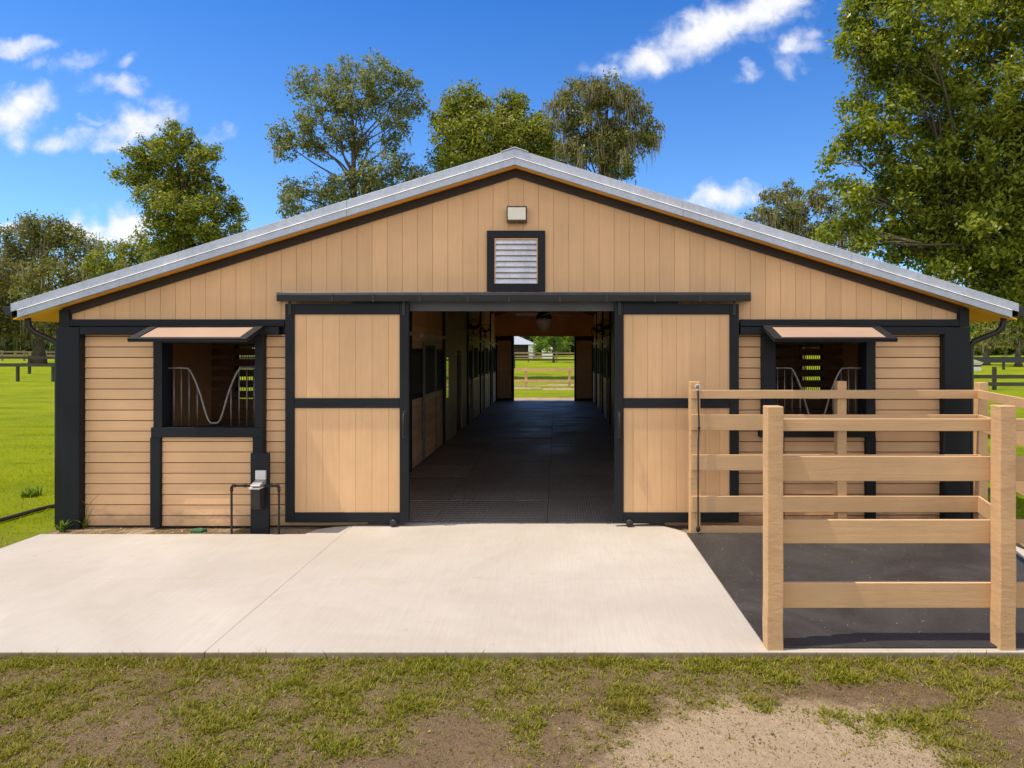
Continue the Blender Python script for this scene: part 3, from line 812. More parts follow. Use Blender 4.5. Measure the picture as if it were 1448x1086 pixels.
for a, py in ((709, 526), (715, 526), (713, 552), (821, 552)):
    MB().box(ex(a) - .04, ex(a) + .04, YE - .085, YE - .071, ez(py) - .06, ez(py) + .06).build('switch_plate', M['white_box'], barn, .004)
# aisle floor and stall floors
MB().box(AL, -0.12, -.0, LEN + .2, -.12, .006).box(-0.108, AR, .0, LEN + .2, -.12, .006)
fl_ = MB()
def mat_piece(x0, x1, ya, yb):
    h = [.004 + random.uniform(-.002, .009) for _ in range(2)]
    fl_.prism_x([(ya, -.10), (yb, -.10), (yb, h[1]), (yb - .012, h[1] + .001), (ya + .012, h[0] + .001), (ya, h[0])], x0, x1)
y_ = .03
while y_ < LEN + .1:
    w_ = random.choice((.92, .92, 1.22, .61)); yb_ = min(y_ + w_, LEN + .2)
    mat_piece(AL - .02, AL + 1.05, y_, yb_ - .012); mat_piece(AL + 1.058, -.12, y_ + .0, yb_ - .010); y_ = yb_
y_ = .02
while y_ < LEN + .1:
    w_ = random.choice((.92, .61, 1.22, .46)); yb_ = min(y_ + w_, LEN + .2)
    mat_piece(-.11, AR + .02, y_, yb_ - .012); y_ = yb_
tag(fl_.build('aisle_floor', M['aisle_mat'], None), kind='structure')
sf = MB().box(WL + .08, AL - .06, .08, LEN - .02, -.1, .0).box(AR + .06, WR - .08, .08, LEN - .02, -.1, .0)
tag(sf.build('stall_floor', plain('stall_bedding', (0.16, 0.11, 0.07), .95, 0, .3, 6, .5)), kind='structure')

# ceiling fan
fd = 6.0                                        # metres behind the front wall
def ax(px, d): return (px - 787) * (D + d) / F
def az(py, d): return HC - (py - 496) * (D + d) / F
fcx, fcz = ax(769, fd), az(454, fd)
fan = thing('ceiling_fan', 'round ceiling fan with thin blades hanging over the barn aisle', 'fan', (fcx, fd, fcz))
MB().tube([(fcx, fd, fcz + .2), (fcx, fd, rz(fcx, -.19))], .02, 8).build('rod', M['iron'], fan)
MB().lathe([(.02, .20), (.13, .18), (.16, .10), (.16, .05), (.12, .02)], (fcx, fd, fcz), 18).build('motor', M['iron'], fan, 0, True)
MB().lathe([(.05, -.19), (.12, -.15), (.17, -.06), (.175, 0), (.15, .06), (.1, .09)], (fcx, fd, fcz - .01), 20).build('globe', plain('smoked_globe', (.6, .55, .46), .2, .1), fan, 0, True)
for k in range(4):
    a = R(12 + 90 * k)
    u = Vector((math.cos(a), math.sin(a), 0)); w_ = Vector((-math.sin(a), math.cos(a), .4)) * .06
    p0 = Vector((fcx, fd, fcz + .13)) + u * .12; p1 = p0 + u * .46 + Vector((0, 0, -.01))
    b = MB(); t = Vector((0, 0, .006))
    b.add([p0 - w_, p0 + w_, p1 + w_, p1 - w_, p0 - w_ + t, p0 + w_ + t, p1 + w_ + t, p1 - w_ + t], [(0, 3, 2, 1), (4, 5, 6, 7), (0, 1, 5, 4), (1, 2, 6, 5), (2, 3, 7, 6), (3, 0, 4, 7)])
    b.build('blade', M['white_paint'], fan)

# round fans on the aisle posts
for s, i, lab in ((-1, 3, 'black round fan on the left aisle post past the tack room'), (-1, 4, 'black round fan on the farther left aisle post'), (1, 3, 'black round fan on the right aisle post past the tack room'), (1, 4, 'black round fan on the farther right aisle post')):
    x = (AL if s < 0 else AR) - s * .22; y = BAYS[i] - .02; z = 2.72
    pf = thing('post_fan', lab, 'fan', (x, y, z))
    ang = s * R(25)
    def rot(p): return (x + p[0] * math.cos(ang) - p[1] * math.sin(ang), y + p[0] * math.sin(ang) + p[1] * math.cos(ang), z + p[2])
    for rr_, th in ((.23, .012), (.155, .006), (.08, .006)):
        MB().tube([rot((rr_ * math.cos(a), -.05, rr_ * math.sin(a))) for a in [2 * math.pi * k / 20 for k in range(21)]], th, 6, False).build('guard', M['iron'], pf, 0, True)
    MB().tube([rot((0, -.08, 0)), rot((0, .1, 0))], .05, 10).build('motor', M['iron'], pf, 0, True)
    for k in range(3):
        a = 2 * math.pi * k / 3 + .4
        b = MB(); q = [(.05, -.3, -.02), (.2, -.35, -.045), (.2, .35, .01), (.05, .3, 0)]
        b.add([rot((r_ * math.cos(a + t_), h_, r_ * math.sin(a + t_))) for r_, t_, h_ in q] + [rot((r_ * math.cos(a + t_), h_ + .004, r_ * math.sin(a + t_))) for r_, t_, h_ in q], [(0, 1, 2, 3), (7, 6, 5, 4), (0, 4, 5, 1), (1, 5, 6, 2), (2, 6, 7, 3), (3, 7, 4, 0)])
        b.build('blade', M['steel_bar'], pf)
    MB().tube([rot((0, .1, 0)), (x + s * .16, y + .08, z)], .02, 8).build('arm', M['iron'], pf, 0, True)

# ------------------------------------------------------------------ utility post by the wall
def at(px, py, z=0.0):                          # point at height z seen at px, py
    dep = (HC - z) * F / (py - 496)
    return ((px - 787) * dep / F, dep - D)
ux0, ux1 = fx(354, .36), fx(380, .36)
up = thing('utility_post', 'short black plank post with open outlet box and bent black pipes by left window', 'utility post', ((ux0 + ux1) / 2, -.36, -.05))
MB().box(ux0, ux1, -.36, -.315, -.08, fz(641, .36)).build('plank', M['black'], up, .004)
bx0, bx1 = fx(355, .5), fx(367.5, .5)
ob = MB().prism_x([(-.50, fz(716, .5)), (-.51, fz(692, .5)), (-.361, fz(692, .5)), (-.361, fz(722, .5)), (-.46, fz(722, .5))], bx0, bx1).build('outlet_box', M['iron'], up, .004)
lx0, lx1 = fx(359.5, .42), fx(374, .42)
MB().box(lx0, lx1, -.40, -.365, fz(678.5, .4), fz(665.5, .4)).build('cover', M['white_box'], up, .006)
MB().prism_x([(-.53, fz(688, .5)), (-.53, fz(685.5, .5)), (-.40, fz(679, .42)), (-.362, fz(679, .42)), (-.362, fz(686, .42))], fx(355, .5), fx(369.5, .5)).build('outlet', M['grey_box'], up, .008)
MB().box(fx(352, .5), fx(368, .5), -.515, -.365, fz(692, .5) + .001, fz(689.5, .5)).build('gasket', M['white_box'], up, .003)
px0, px1 = fx(327.5, .42), fx(394.5, .42)
zp = fz(687, .42)
MB().tube(bez([(px0, -.42, -.08), (px0, -.42, .2), (px0, -.42, zp - .03), (px0 + .012, -.42, zp - .008), (px0 + .04, -.42, zp), (px1 - .04, -.42, zp), (px1 - .012, -.42, zp - .008), (px1, -.42, zp - .03), (px1, -.42, .2), (px1, -.42, -.08)], 4), .0125, 10).build('pipe', M['pipe'], up, 0, True)
for px in (331, 347, 384, 392):
    MB().tube([(fx(px - 2.4, .42), -.42, zp), (fx(px + 2.4, .42), -.42, zp)], .0175, 10).build('pipe_joint', M['pipe'], up, 0, True)
for x in (px0, px1): MB().tube([(x, -.42, zp - .06), (x, -.42, zp - .015)], .0175, 10).build('pipe_joint', M['pipe'], up, 0, True)

# ------------------------------------------------------------------ pen fence and rubber mat
YR, YF = at(983, 755)[1], PAD_Y0 + .02           # rear posts, front posts
fence = thing('pen_fence', 'tan four rail board fence round the black mat pen beside the barn', 'fence', (1.5, YR, 0))
def post_mesh(x, y, w_, h, z0=0.0):
    b = MB()
    n = 9
    rings = []
    for k in range(n + 1):
        z = z0 + (h - z0) * k / n
        jx, jy = random.uniform(-.003, .003), random.uniform(-.003, .003)
        rings.append([(x - w_ / 2 + jx, y + jy, z), (x + w_ / 2 + jx, y + jy, z), (x + w_ / 2 + jx, y + w_ + jy, z), (x - w_ / 2 + jx, y + w_ + jy, z)])
    vs = [p for r in rings for p in r]; fs = []
    for k in range(n):
        for q in range(4):
            a = k * 4 + q; c = k * 4 + (q + 1) % 4; fs.append((a, c, c + 4, a + 4))
    fs += [(3, 2, 1, 0), (n * 4, n * 4 + 1, n * 4 + 2, n * 4 + 3)]
    b.add(vs, fs); return b
dr = D + YR; sr = F / dr
rx = lambda px: (px - 787) / sr
rzz = lambda py: HC - (py - 496) / sr
CXR, CYR = rx(1391), YR                          # rear right corner
for px, top in ((983.5, 540), (1191, 539), (1391, 541)):
    post_mesh(rx(px), YR + .0, .105 if px != 983.5 else .115, rzz(top), -.03).build('post', M['tan_post'], fence, .006)
rails_r = ((551.4, 563.4), (586, 608), (642.6, 664.7), (701, 723.6))
for a, c in rails_r:
    y = YR - .028
    x0, x1 = rx(977.5), rx(1384)
    MB().box(x0, x1, y, YR - .002, rzz(c), rzz(a)).build('rail', M['tan_gate'], fence, .004)
MB().box(rx(990), rx(1385), YR + .01, YR + .05, .0, .085).build('kick_board', M['tan_gate'], fence, .004)
df = D + YF; sfp = F / df
qx = lambda px: (px - 787) / sfp
FXC, FYC = 3.98, YF                              # front right corner
for x, w_, top in ((qx(1096.5), .112, 575), (qx(1426), .112, 574), (FXC, .11, 574)):
    post_mesh(x, YF, w_, HC - (top - 496) / sfp, -.02).build('post', M['tan_post'], fence, .006)
sb = F / (df + .125)
for a, c in ((592, 609.4), (645, 680), (734.7, 768), (823.5, 859)):
    MB().box((1084 - 787) / sb, FXC + .02, YF + .114, YF + .145, HC - (c - 496) / sb, HC - (a - 496) / sb).build('rail', M['tan_gate'], fence, .004)
# side run from rear corner to front corner
ddx, ddy = FXC - CXR, FYC - CYR
Ls = math.hypot(ddx, ddy); ux_, uy_ = ddx / Ls, ddy / Ls; nx_, ny_ = -uy_, ux_
if nx_ > 0: nx_, ny_ = -nx_, -ny_
for a, c in rails_r:
    b = MB(); z0, z1 = rzz(c), rzz(a)
    A = Vector((CXR - .055, CYR - .03, 0)); B = Vector((FXC - .055, FYC + .15, 0))
    t = Vector((nx_, ny_, 0)) * .028
    b.prism_z([(A.x, A.y), (B.x, B.y), (B.x + t.x, B.y + t.y), (A.x + t.x, A.y + t.y)], z0, z1)
    b.build('rail', M['tan_gate'], fence, .004)
post_mesh(CXR + ddx * .5 + .02, CYR + ddy * .5, .105, 1.70, -.03).build('post', M['tan_post'], fence, .006)

mat = MB().prism_z([(MAT_X + .005, PAD_Y0 + .055), (FXC + .16, PAD_Y0 + .055), (CXR + .03, PAD_Y1 - .01), (1.475, PAD_Y1 - .01)], .002, .016)
mo = mat.build('rubber_mat', M['pen_mat'], None, .003)
tag(mo, 'dusty black rubber mat covering the floor of the fenced pen', 'mat')
MB()
# bungee cord on the rear left post
bxp, byp = rx(985.5), YR - .034
cord = thing('bungee_cord', 'black gate cord hanging from a ring on the fence post', 'cord', (bxp, byp, rzz(547)))
ring = [(bxp + .03 * math.cos(a), byp - .004, rzz(547) + .03 * math.sin(a)) for a in [2 * math.pi * k / 14 for k in range(15)]]
MB().tube(ring, .006, 6, False).build('ring', M['white_box'], cord, 0, True)
MB().lathe([(.012, -.008), (.02, 0), (.012, .01)], (bxp, byp - .006, rzz(547)), 10, 'y').build('eye_bolt', M['steel_bar'], cord, 0, True)
cp = [(bxp + .002, byp - .012, rzz(552)), (bxp + .006, byp - .016, rzz(575)), (bxp + .012, byp - .02, rzz(603)), (bxp + .004, byp - .02, rzz(630)), (bxp + .002, byp - .02, rzz(680)), (bxp + .002, byp - .022, rzz(742))]
MB().tube(bez(cp, 5), .0085, 8).build('cord', M['rope'], cord, 0, True)
MB().lathe([(.008, .045), (.022, .025), (.026, 0), (.018, -.022), (.006, -.03)], (bxp + .002, byp - .022, rzz(747)), 12).build('knob', M['rope'], cord, 0, True)
MB().lathe([(.008, .02), (.017, 0), (.008, -.02)], (bxp + .012, byp - .022, rzz(604)), 10).build('knot', M['rope'], cord, 0, True)

# ------------------------------------------------------------------ small things on the ground
dp = MB().tube(bez([(-6.02, .14, .02), (-6.2, .55, -.01), (-6.55, .98, -.01), (-6.80, .92, -.01), (-6.88, .15, -.01), (-7.15, -.7, -.01), (-7.6, -1.4, -.02)], 8), .026, 8)
tag(dp.build('drain_pipe', M['pipe'], None, 0, True), 'black flexible drain pipe lying in grass left of barn', 'pipe')
vx, vy = at(281, 751, -.03)
vb = thing('valve_box', 'small green plastic valve box lid in dirt under left window', 'valve box', (vx, vy, -.045))
MB().prism_z([(vx - .075, vy - .05), (vx + .06, vy - .05), (vx + .075, vy + .05), (vx - .06, vy + .05)], -.05, -.012).build('box', M['green_lid'], vb, .005)
MB().prism_z([(vx - .06, vy - .038), (vx + .05, vy - .038), (vx + .06, vy + .04), (vx - .05, vy + .04)], -.0115, -.006).build('lid', M['green_lid'], vb, .003)
def blades(x, y, z, n, h, spread, rng, wd=.006, kk=1):
    V = []; Q = []
    for k in range(n):
        a = rng.uniform(0, 6.283); l = h * rng.uniform(.5, 1.1); s = spread * rng.uniform(.3, 1)
        bx_, by_ = x + rng.uniform(-.02, .02) * kk, y + rng.uniform(-.02, .02) * kk
        u = (math.cos(a), math.sin(a)); w_ = (-u[1] * wd, u[0] * wd)
        pts = []
        for t in (0, .4, .75, 1): pts.append((bx_ + u[0] * s * t * t, by_ + u[1] * s * t * t, z + l * (t - .25 * t * t * (s / max(h, .01)))))
        i = len(V)
        for j, t in enumerate((1, .9, .6, .12)):
            p = pts[j]; V += [(p[0] - w_[0] * t, p[1] - w_[1] * t, p[2]), (p[0] + w_[0] * t, p[1] + w_[1] * t, p[2])]
        for j in range(3): Q.append((i + 2 * j, i + 2 * j + 1, i + 2 * j + 3, i + 2 * j + 2))
    return V, Q
rw = random.Random(5)
def weed(px, py, label, h, n, wd, stem=True):
    x, y = at(px, py, -.045)
    kk = 4.5 if n > 40 else 1
    w_ = thing('weed', label, 'weed', (x, y, -.045))
    V, Q = blades(x, y, -.05, n, h, h * .8, rw, wd, kk)
    np_obj('leaves', V, Q, M['weed_leaf'], w_)
    if stem:
        MB().tube([(x, y, -.05), (x + .03, y - .01, h * .6), (x + .10, y - .02, h * .9), (x + .19, y - .02, h * 1.15)], [.004, .004, .003, .002], 5).tube([(x + .06, y - .014, h * .75), (x - .06, y - .02, h * .95)], [.003, .002], 5).build('stem', M['grass'], w_)
weed(120, 747, 'spindly grass weed in dirt at foot of left corner siding', .32, 9, .007)
weed(88, 752, 'low leafy weed clump beside the left black corner post', .16, 26, .012, False)
weed(44, 702, 'bushy dark green weed clump in the lawn by the drain pipe', .17, 60, .014, False)
weed(967, 742, 'dry twiggy weed sprout at foot of right sliding door', .30, 6, .005)
# straw and leaf litter
V = []; Q = []
def litter(n, xr, yr, z, s0, s1):
    for k in range(n):
        x, y = random.uniform(*xr), random.uniform(*yr)
        a = random.uniform(0, 3.14); l = random.uniform(s0, s1); wd = l * random.uniform(.12, .4)
        u = (math.cos(a) * l, math.sin(a) * l); w_ = (-math.sin(a) * wd, math.cos(a) * wd); i = len(V)
        zz = z + random.uniform(.002, .006)
        V.extend([(x - u[0] - w_[0], y - u[1] - w_[1], zz), (x + u[0] - w_[0], y + u[1] - w_[1], zz + random.uniform(0, .006)), (x + u[0] + w_[0], y + u[1] + w_[1], zz + random.uniform(0, .008)), (x - u[0] + w_[0], y - u[1] + w_[1], zz)])
        Q.append((i, i + 1, i + 2, i + 3))
litter(420, (-5.8, -2.8), (-.45, -.02), -.045, .006, .025)
litter(260, (1.5, 4.6), (-.40, -.02), -.045, .008, .03)
litter(260, (1.5, 3.9), (-3.4, -.5), .0165, .002, .007)
litter(110, (-2.3, 1.4), (.1, 4.5), .012, .003, .014)
litter(5, (-1.4, -.9), (1.5, 1.75), .012, .02, .05)
litter(260, (-3.8, 3.4), (-5.2, -3.55), -.05, .002, .010)
tag(np_obj('straw_litter', V, Q, M['straw']), 'scattered dry straw and leaf bits on dirt and mats', 'litter', kind='stuff')

# ------------------------------------------------------------------ grass
def blade_field(n, xr, yr, hmin, hmax, wd, lean, accept, name, mat, label, zf):
    xs = RNG.uniform(*xr, n); ys = RNG.uniform(*yr, n); r = RNG.random(n)
    keep = np.array([r[i] < accept(xs[i], ys[i]) for i in range(n)])
    xs, ys = xs[keep], ys[keep]; n = len(xs)
    zs = np.array([zf(xs[i], ys[i]) for i in range(n)])
    a = RNG.uniform(0, 2 * np.pi, n); l = RNG.uniform(hmin, hmax, n) * RNG.uniform(.7, 1.3, n)
    le = RNG.uniform(lean * .3, lean, n) * l
    up = np.sqrt(np.maximum(l ** 2 - le ** 2, (l * .25) ** 2))
    ux, uy = np.cos(a), np.sin(a); w_ = wd * RNG.uniform(.6, 1.3, n)
    b = RNG.uniform(0, 2 * np.pi, n); wx, wy = np.cos(b) * w_, np.sin(b) * w_
    V = np.zeros((n, 6, 3))
    for j, (t, k) in enumerate(((0, 1), (.5, .85), (1, .1))):
        cx = xs + ux * le * t ** 1.6; cy = ys + uy * le * t ** 1.6; cz = zs - .004 + up * (t - .18 * t * t)
        V[:, 2 * j] = np.stack([cx - wx * k, cy - wy * k, cz], 1); V[:, 2 * j + 1] = np.stack([cx + wx * k, cy + wy * k, cz], 1)
    base = np.arange(n)[:, None] * 6
    Q = np.concatenate([base + np.array([[0, 1, 3, 2]]), base + np.array([[2, 3, 5, 4]])], 0)
    return tag(np_obj(name, V.reshape(-1, 3), Q, mat), label, 'grass', kind='stuff')
def tufts(n_tuft, xr, yr, per, rad, hmin, hmax, wd, lean, accept, name, mat, label, zf):
    """grass that grows in tufts: every tuft is a handful of blades leaning outwards"""
    xs = RNG.uniform(*xr, n_tuft); ys = RNG.uniform(*yr, n_tuft); r = RNG.random(n_tuft)
    g = np.array([accept(a, b) for a, b in zip(xs, ys)]); k = r < g
    xs, ys, g = xs[k], ys[k], g[k]
    cnt = np.maximum(3, (per * (.45 + .75 * g) * RNG.uniform(.5, 1.4, len(xs))).astype(int))
    idx = np.repeat(np.arange(len(xs)), cnt); n = len(idx)
    zs = np.array([zf(a, b) for a, b in zip(xs, ys)])[idx]
    hs = (RNG.uniform(hmin, hmax, len(xs)) * (.7 + .5 * g))[idx] * RNG.uniform(.6, 1.25, n)
    ang = RNG.uniform(0, 2 * np.pi, n); rr_ = rad * np.sqrt(RNG.random(n))
    cx = xs[idx] + np.cos(ang) * rr_; cy = ys[idx] + np.sin(ang) * rr_
    a = ang + RNG.normal(0, .7, n); le = hs * RNG.uniform(.25, lean, n); up = np.sqrt(np.maximum(hs ** 2 - le ** 2 * .8, (hs * .3) ** 2))
    ux, uy = np.cos(a), np.sin(a); w_ = wd * RNG.uniform(.6, 1.3, n); b = a + np.pi / 2 + RNG.normal(0, .5, n)
    wx, wy = np.cos(b) * w_, np.sin(b) * w_
    V = np.zeros((n, 6, 3))
    for j, (t, kk) in enumerate(((0, .9), (.5, 1), (1, .1))):
        X_ = cx + ux * le * t ** 1.5; Y_ = cy + uy * le * t ** 1.5; Z_ = zs - .006 + up * (t - .28 * t * t)
        V[:, 2 * j] = np.stack([X_ - wx * kk, Y_ - wy * kk, Z_], 1); V[:, 2 * j + 1] = np.stack([X_ + wx * kk, Y_ + wy * kk, Z_], 1)
    base = np.arange(n)[:, None] * 6
    Q = np.concatenate([base + np.array([[0, 1, 3, 2]]), base + np.array([[2, 3, 5, 4]])], 0)
    return tag(np_obj(name, V.reshape(-1, 3), Q, mat), label, 'grass', kind='stuff')
def acc_front(x, y):
    g = g_masks(x, y)[0]
    t = 0.5 + 0.5 * mnoise.noise(Vector((x * 5, y * 5, 1.3))); t2 = 0.5 + 0.5 * mnoise.noise(Vector((x * 14, y * 14, 5.3)))
    return min(1, 0.06 * t2 + max(0, g - .06) ** 1.2 * (0.10 + 1.5 * t * t2 + .5 * t * t))
tufts(52000, (-4.7, 4.1), (-5.4, PAD_Y0 - .01), 9, .018, .024, .058, .0032, .95, acc_front, 'grass', M['grass'], 'short patchy grass on brown soil in front of the concrete', terrain)
tufts(26000, (-4.7, 4.1), (-5.4, PAD_Y0 - .01), 4, .03, .014, .034, .0022, 1.0, lambda x, y: .12 + .55 * (0.5 + 0.5 * mnoise.noise(Vector((x * 4, y * 4, 21.3)))) * (1 - .75 * g_masks(x, y)[1]), 'dry_thatch', M['thatch'], 'dead brown thatch lying between the grass tufts', terrain)
# clods and pebbles of the bare soil
nC = 16000
cx_ = RNG.uniform(-4.7, 4.1, nC); cy_ = RNG.uniform(-5.4, PAD_Y0 - .01, nC)
sz = RNG.uniform(.0015, .0055, nC) * np.where(RNG.random(nC) < .04, 2.2, 1)
cz_ = np.array([terrain(a, b) for a, b in zip(cx_, cy_)]) + sz * .3
oc = np.array([[1, 0, 0], [0, 1, 0], [-1, 0, 0], [0, -1, 0], [0, 0, .8], [0, 0, -.8]])
V = np.stack([cx_, cy_, cz_], 1)[:, None, :] + oc[None] * sz[:, None, None] * RNG.uniform(.6, 1.4, (nC, 6, 1))
T = np.array([[0, 1, 4], [1, 2, 4], [2, 3, 4], [3, 0, 4], [1, 0, 5], [2, 1, 5], [3, 2, 5], [0, 3, 5]])
tag(np_obj('soil_clods', V.reshape(-1, 3), (np.arange(nC)[:, None, None] * 6 + T[None]).reshape(-1, 3), M['clod']), 'crumbs of soil and small pebbles on the bare ground', 'soil', kind='stuff')
blade_field(2600, (-5.2, 4.6), (PAD_Y0 - .10, PAD_Y0 - .005), .05, .10, .0032, .8, lambda x, y: .15 + .85 * max(0, mnoise.noise(Vector((x * 2.1, 5.0, 0))) + .25), 'tall_grass', M['grass'], 'taller grass tufts growing along the concrete edge', terrain)
blade_field(110000, (-18, -5.95), (-3.4, 16), .03, .075, .005, .9, lambda x, y: (1.0 if x < -6.05 else .3) * (0.25 + .75 * (mnoise.noise(Vector((x * 1.5, y * 1.5, 2))) * .5 + .5)) * max(0, 1 - max(0, y) / 16), 'lawn', M['lawn'], 'bright green lawn grass left of the barn', terrain)
blade_field(9000, (5.0, 8.5), (-3.6, 6), .05, .12, .006, .85, lambda x, y: .8, 'lawn', M['lawn'], 'bright green lawn grass right of the barn pen', terrain)

# ------------------------------------------------------------------ trees
def leaf_cloud(C, n_per, spread, size, rng, flat=0.35, out=None):
    """leaf quads scattered round clump centres C, facing outwards and up"""
    C = np.repeat(C, n_per, 0); n = len(C)
    P = C + rng.normal(0, 1, (n, 3)) * spread * np.array([1, 1, .8])
    nr = rng.normal(0, .75, (n, 3)); nr[:, 2] += flat; nr += 0 if out is None else np.repeat(out, n_per, 0) * .85; nr /= np.linalg.norm(nr, axis=1)[:, None]
    t = rng.normal(0, 1, (n, 3)); t -= nr * (t * nr).sum(1)[:, None]; t /= np.linalg.norm(t, axis=1)[:, None]
    b = np.cross(nr, t)
    s = size * rng.uniform(.6, 1.35, n)[:, None]
    V = np.stack([P - t * s * .5, P + b * s * .24 + t * s * .05, P + t * s * .55 - nr * s * .08, P - b * s * .24 + t * s * .05], 1)
    return V
def make_tree(name, label, base, lobes, depth, leaf, size, n_clump, n_per, trunk_r, seed, moss=0, dz=1.0, twig=None, clump_k=.20, limb_n=3, group=None, hollow=.45, mosslen=1.0, trunk_top=None):
    """lobes: (px, py, radius px) of the crown's masses seen from the gate, turned into metres at the tree's own distance"""
    rng = np.random.default_rng(seed); rr = random.Random(seed)
    k = depth / F
    L_ = []
    for px, py, r in lobes:
        oy = rr.uniform(-1, 1) * r * k * dz
        f = (depth + oy) / depth
        L_.append((Vector(((px - 787) * k * f, depth - D + oy, HC - (py - 496) * k * f)), r * k))
    bx_, by_ = base
    gz = terrain(bx_, by_)
    t = thing(name, label, 'tree', (bx_, by_, gz), group)
    top = max(p.z for p, r in L_); cxm = sum(p.x for p, r in L_) / len(L_); cym = by_
    zc = sum(p.z for p, r in L_) / len(L_)
    # trunk
    Hh = (trunk_top if trunk_top else (zc + top) / 2) - gz
    tp = [Vector((bx_ + (cxm - bx_) * (q ** 1.5) + rr.uniform(-.1, .1) * q * 2, by_ + rr.uniform(-.1, .1) * q * 2, gz - .1 + (Hh + .1) * q)) for q in [i / 8 for i in range(9)]]
    mb = MB().tube(tp, [trunk_r * (1.35 if i == 0 else 1) * (1 - .8 * i / 8) for i in range(9)], 9)
    mb.build('trunk', M['bark'], t, 0, True)
    limbs = MB(); tw = MB(); C = []; O_ = []
    for p, r in L_:
        q = min(.95, max(.25, (p.z - gz - r * .8) / Hh * .85))
        i = q * 8; i0 = int(i); a = tp[i0].lerp(tp[min(8, i0 + 1)], i - i0)
        rad0 = max(.03, trunk_r * (1 - .8 * q) * .55) * min(1, .45 + r / 3)
        mid = a.lerp(p, .5) + Vector((rr.uniform(-.12, .12), rr.uniform(-.12, .12), rr.uniform(.0, .14))) * (p - a).length
        pts = [a, a.lerp(mid, .55) + Vector((rr.uniform(-.04, .04), rr.uniform(-.04, .04), 0)) * (p - a).length, mid, mid.lerp(p, .55) + Vector((0, rr.uniform(-.05, .05), rr.uniform(-.05, .05))) * (p - a).length, p]
        limbs.tube(bez(pts, 3), [rad0 * (1 - .78 * j / 12) for j in range(13)], 6)
        nc = max(4, int(n_clump * (r / k / 30) ** 2))
        dirs = rng.normal(0, 1, (nc, 3)); dirs /= np.linalg.norm(dirs, axis=1)[:, None]
        rad = r * (hollow + (1.0 - hollow) * rng.random(nc) ** .6) * np.where(rng.random(nc) < .18, rng.uniform(1.0, 1.28, nc), .94)
        cc = np.array(p) + dirs * rad[:, None] * np.array([1, dz if dz < 1 else 1, .92])
        C.append(cc); O_.append(dirs)
        for j in range(min(limb_n, nc)):
            e = Vector(cc[j]); s0 = mid.lerp(p, rr.uniform(.3, 1))
            m2 = s0.lerp(e, .5) + Vector((rr.uniform(-1, 1), rr.uniform(-1, 1), rr.uniform(-.3, 1))) * r * .16
            rt = rad0 * .28
            (tw if twig else limbs).tube(bez([s0, m2, e], 3), [rt * (1 - .8 * q2 / 6) for q2 in range(7)], 5)
    limbs.build('limbs', M['bark'], t, 0, True)
    if twig: tw.build('twigs', M['twig'], t, 0, True)
    C = np.concatenate(C)
    mr = np.mean([r for p, r in L_])
    V = leaf_cloud(C, n_per, mr * clump_k, size, rng, .35, np.concatenate(O_))
    n = len(V)
    np_obj('crown', V.reshape(-1, 3), np.arange(n * 4).reshape(n, 4), leaf, t)
    if moss:
        Vm = []; Qm = []
        idx = rng.choice(len(C), moss)
        fr_ = np.concatenate(O_)[idx] * np.array([.4, .4, .1]) * mr * .5
        for c in C[idx] + fr_:
            for _ in range(rr.randint(5, 10)):
                x, y, z = c + rng.normal(0, .28, 3) * mr * .6
                l = rr.uniform(.5, 1.9) * mosslen; wd = rr.uniform(.012, .045) * (.5 + .7 * mosslen); a = rr.uniform(0, 3.14)
                ux, uy = math.cos(a) * wd, math.sin(a) * wd
                i = len(Vm); s = rr.uniform(-.08, .08)
                for q, wq in ((0, .7), (.3, 1), (.65, .7), (1, .08)):
                    jx = s * math.sin(q * 5)
                    Vm += [(x - ux * wq + jx, y - uy * wq, z - l * q), (x + ux * wq + jx, y + uy * wq, z - l * q)]
                for j in range(3): Qm.append((i + 2 * j, i + 2 * j + 1, i + 2 * j + 3, i + 2 * j + 2))
        np_obj('moss', Vm, Qm, M['moss'], t)
    return t
def bp(px, depth): return ((px - 787) * depth / F, depth - D)
make_tree('oak_tree', 'dense round green oak rising over the left roof slope', bp(258, 40),
    [(238, 205, 26), (215, 222, 24), (265, 210, 24), (285, 232, 22), (200, 246, 22), (182, 250, 14), (232, 245, 30), (262, 262, 30), (220, 280, 26), (250, 300, 32), (295, 270, 26), (312, 290, 22), (330, 302, 16), (285, 305, 30), (240, 332, 28), (270, 335, 34), (310, 325, 22), (246, 184, 12), (270, 192, 10), (300, 216, 14), (190, 222, 14), (205, 205, 11), (250, 370, 44), (165, 243, 9), (222, 308, 20), (336, 318, 12)],
    40, M['leaf_oak'], .20, 52, 38, .32, 1, group='trees around the barn')
make_tree('oak_tree', 'tall thin crowned oak with visible limbs behind the left roof slope', bp(500, 46),
    [(434, 120, 29), (489, 107, 29), (535, 108, 32), (575, 120, 24), (592, 150, 17), (403, 189, 22), (405, 208, 20), (439, 165, 27), (472, 139, 32), (504, 150, 34), (537, 139, 32), (556, 178, 24), (551, 204, 18), (480, 190, 27), (508, 204, 22), (450, 210, 22), (417, 271, 24), (456, 275, 32), (492, 271, 34), (527, 247, 32), (563, 237, 27), (590, 249, 20), (430, 195, 20), (410, 290, 22), (575, 150, 20), (540, 280, 37)],
    46, M['leaf_sparse'], .22, 42, 30, .42, 2, moss=16, clump_k=.17, limb_n=6, hollow=.25, mosslen=.8, group='trees around the barn')
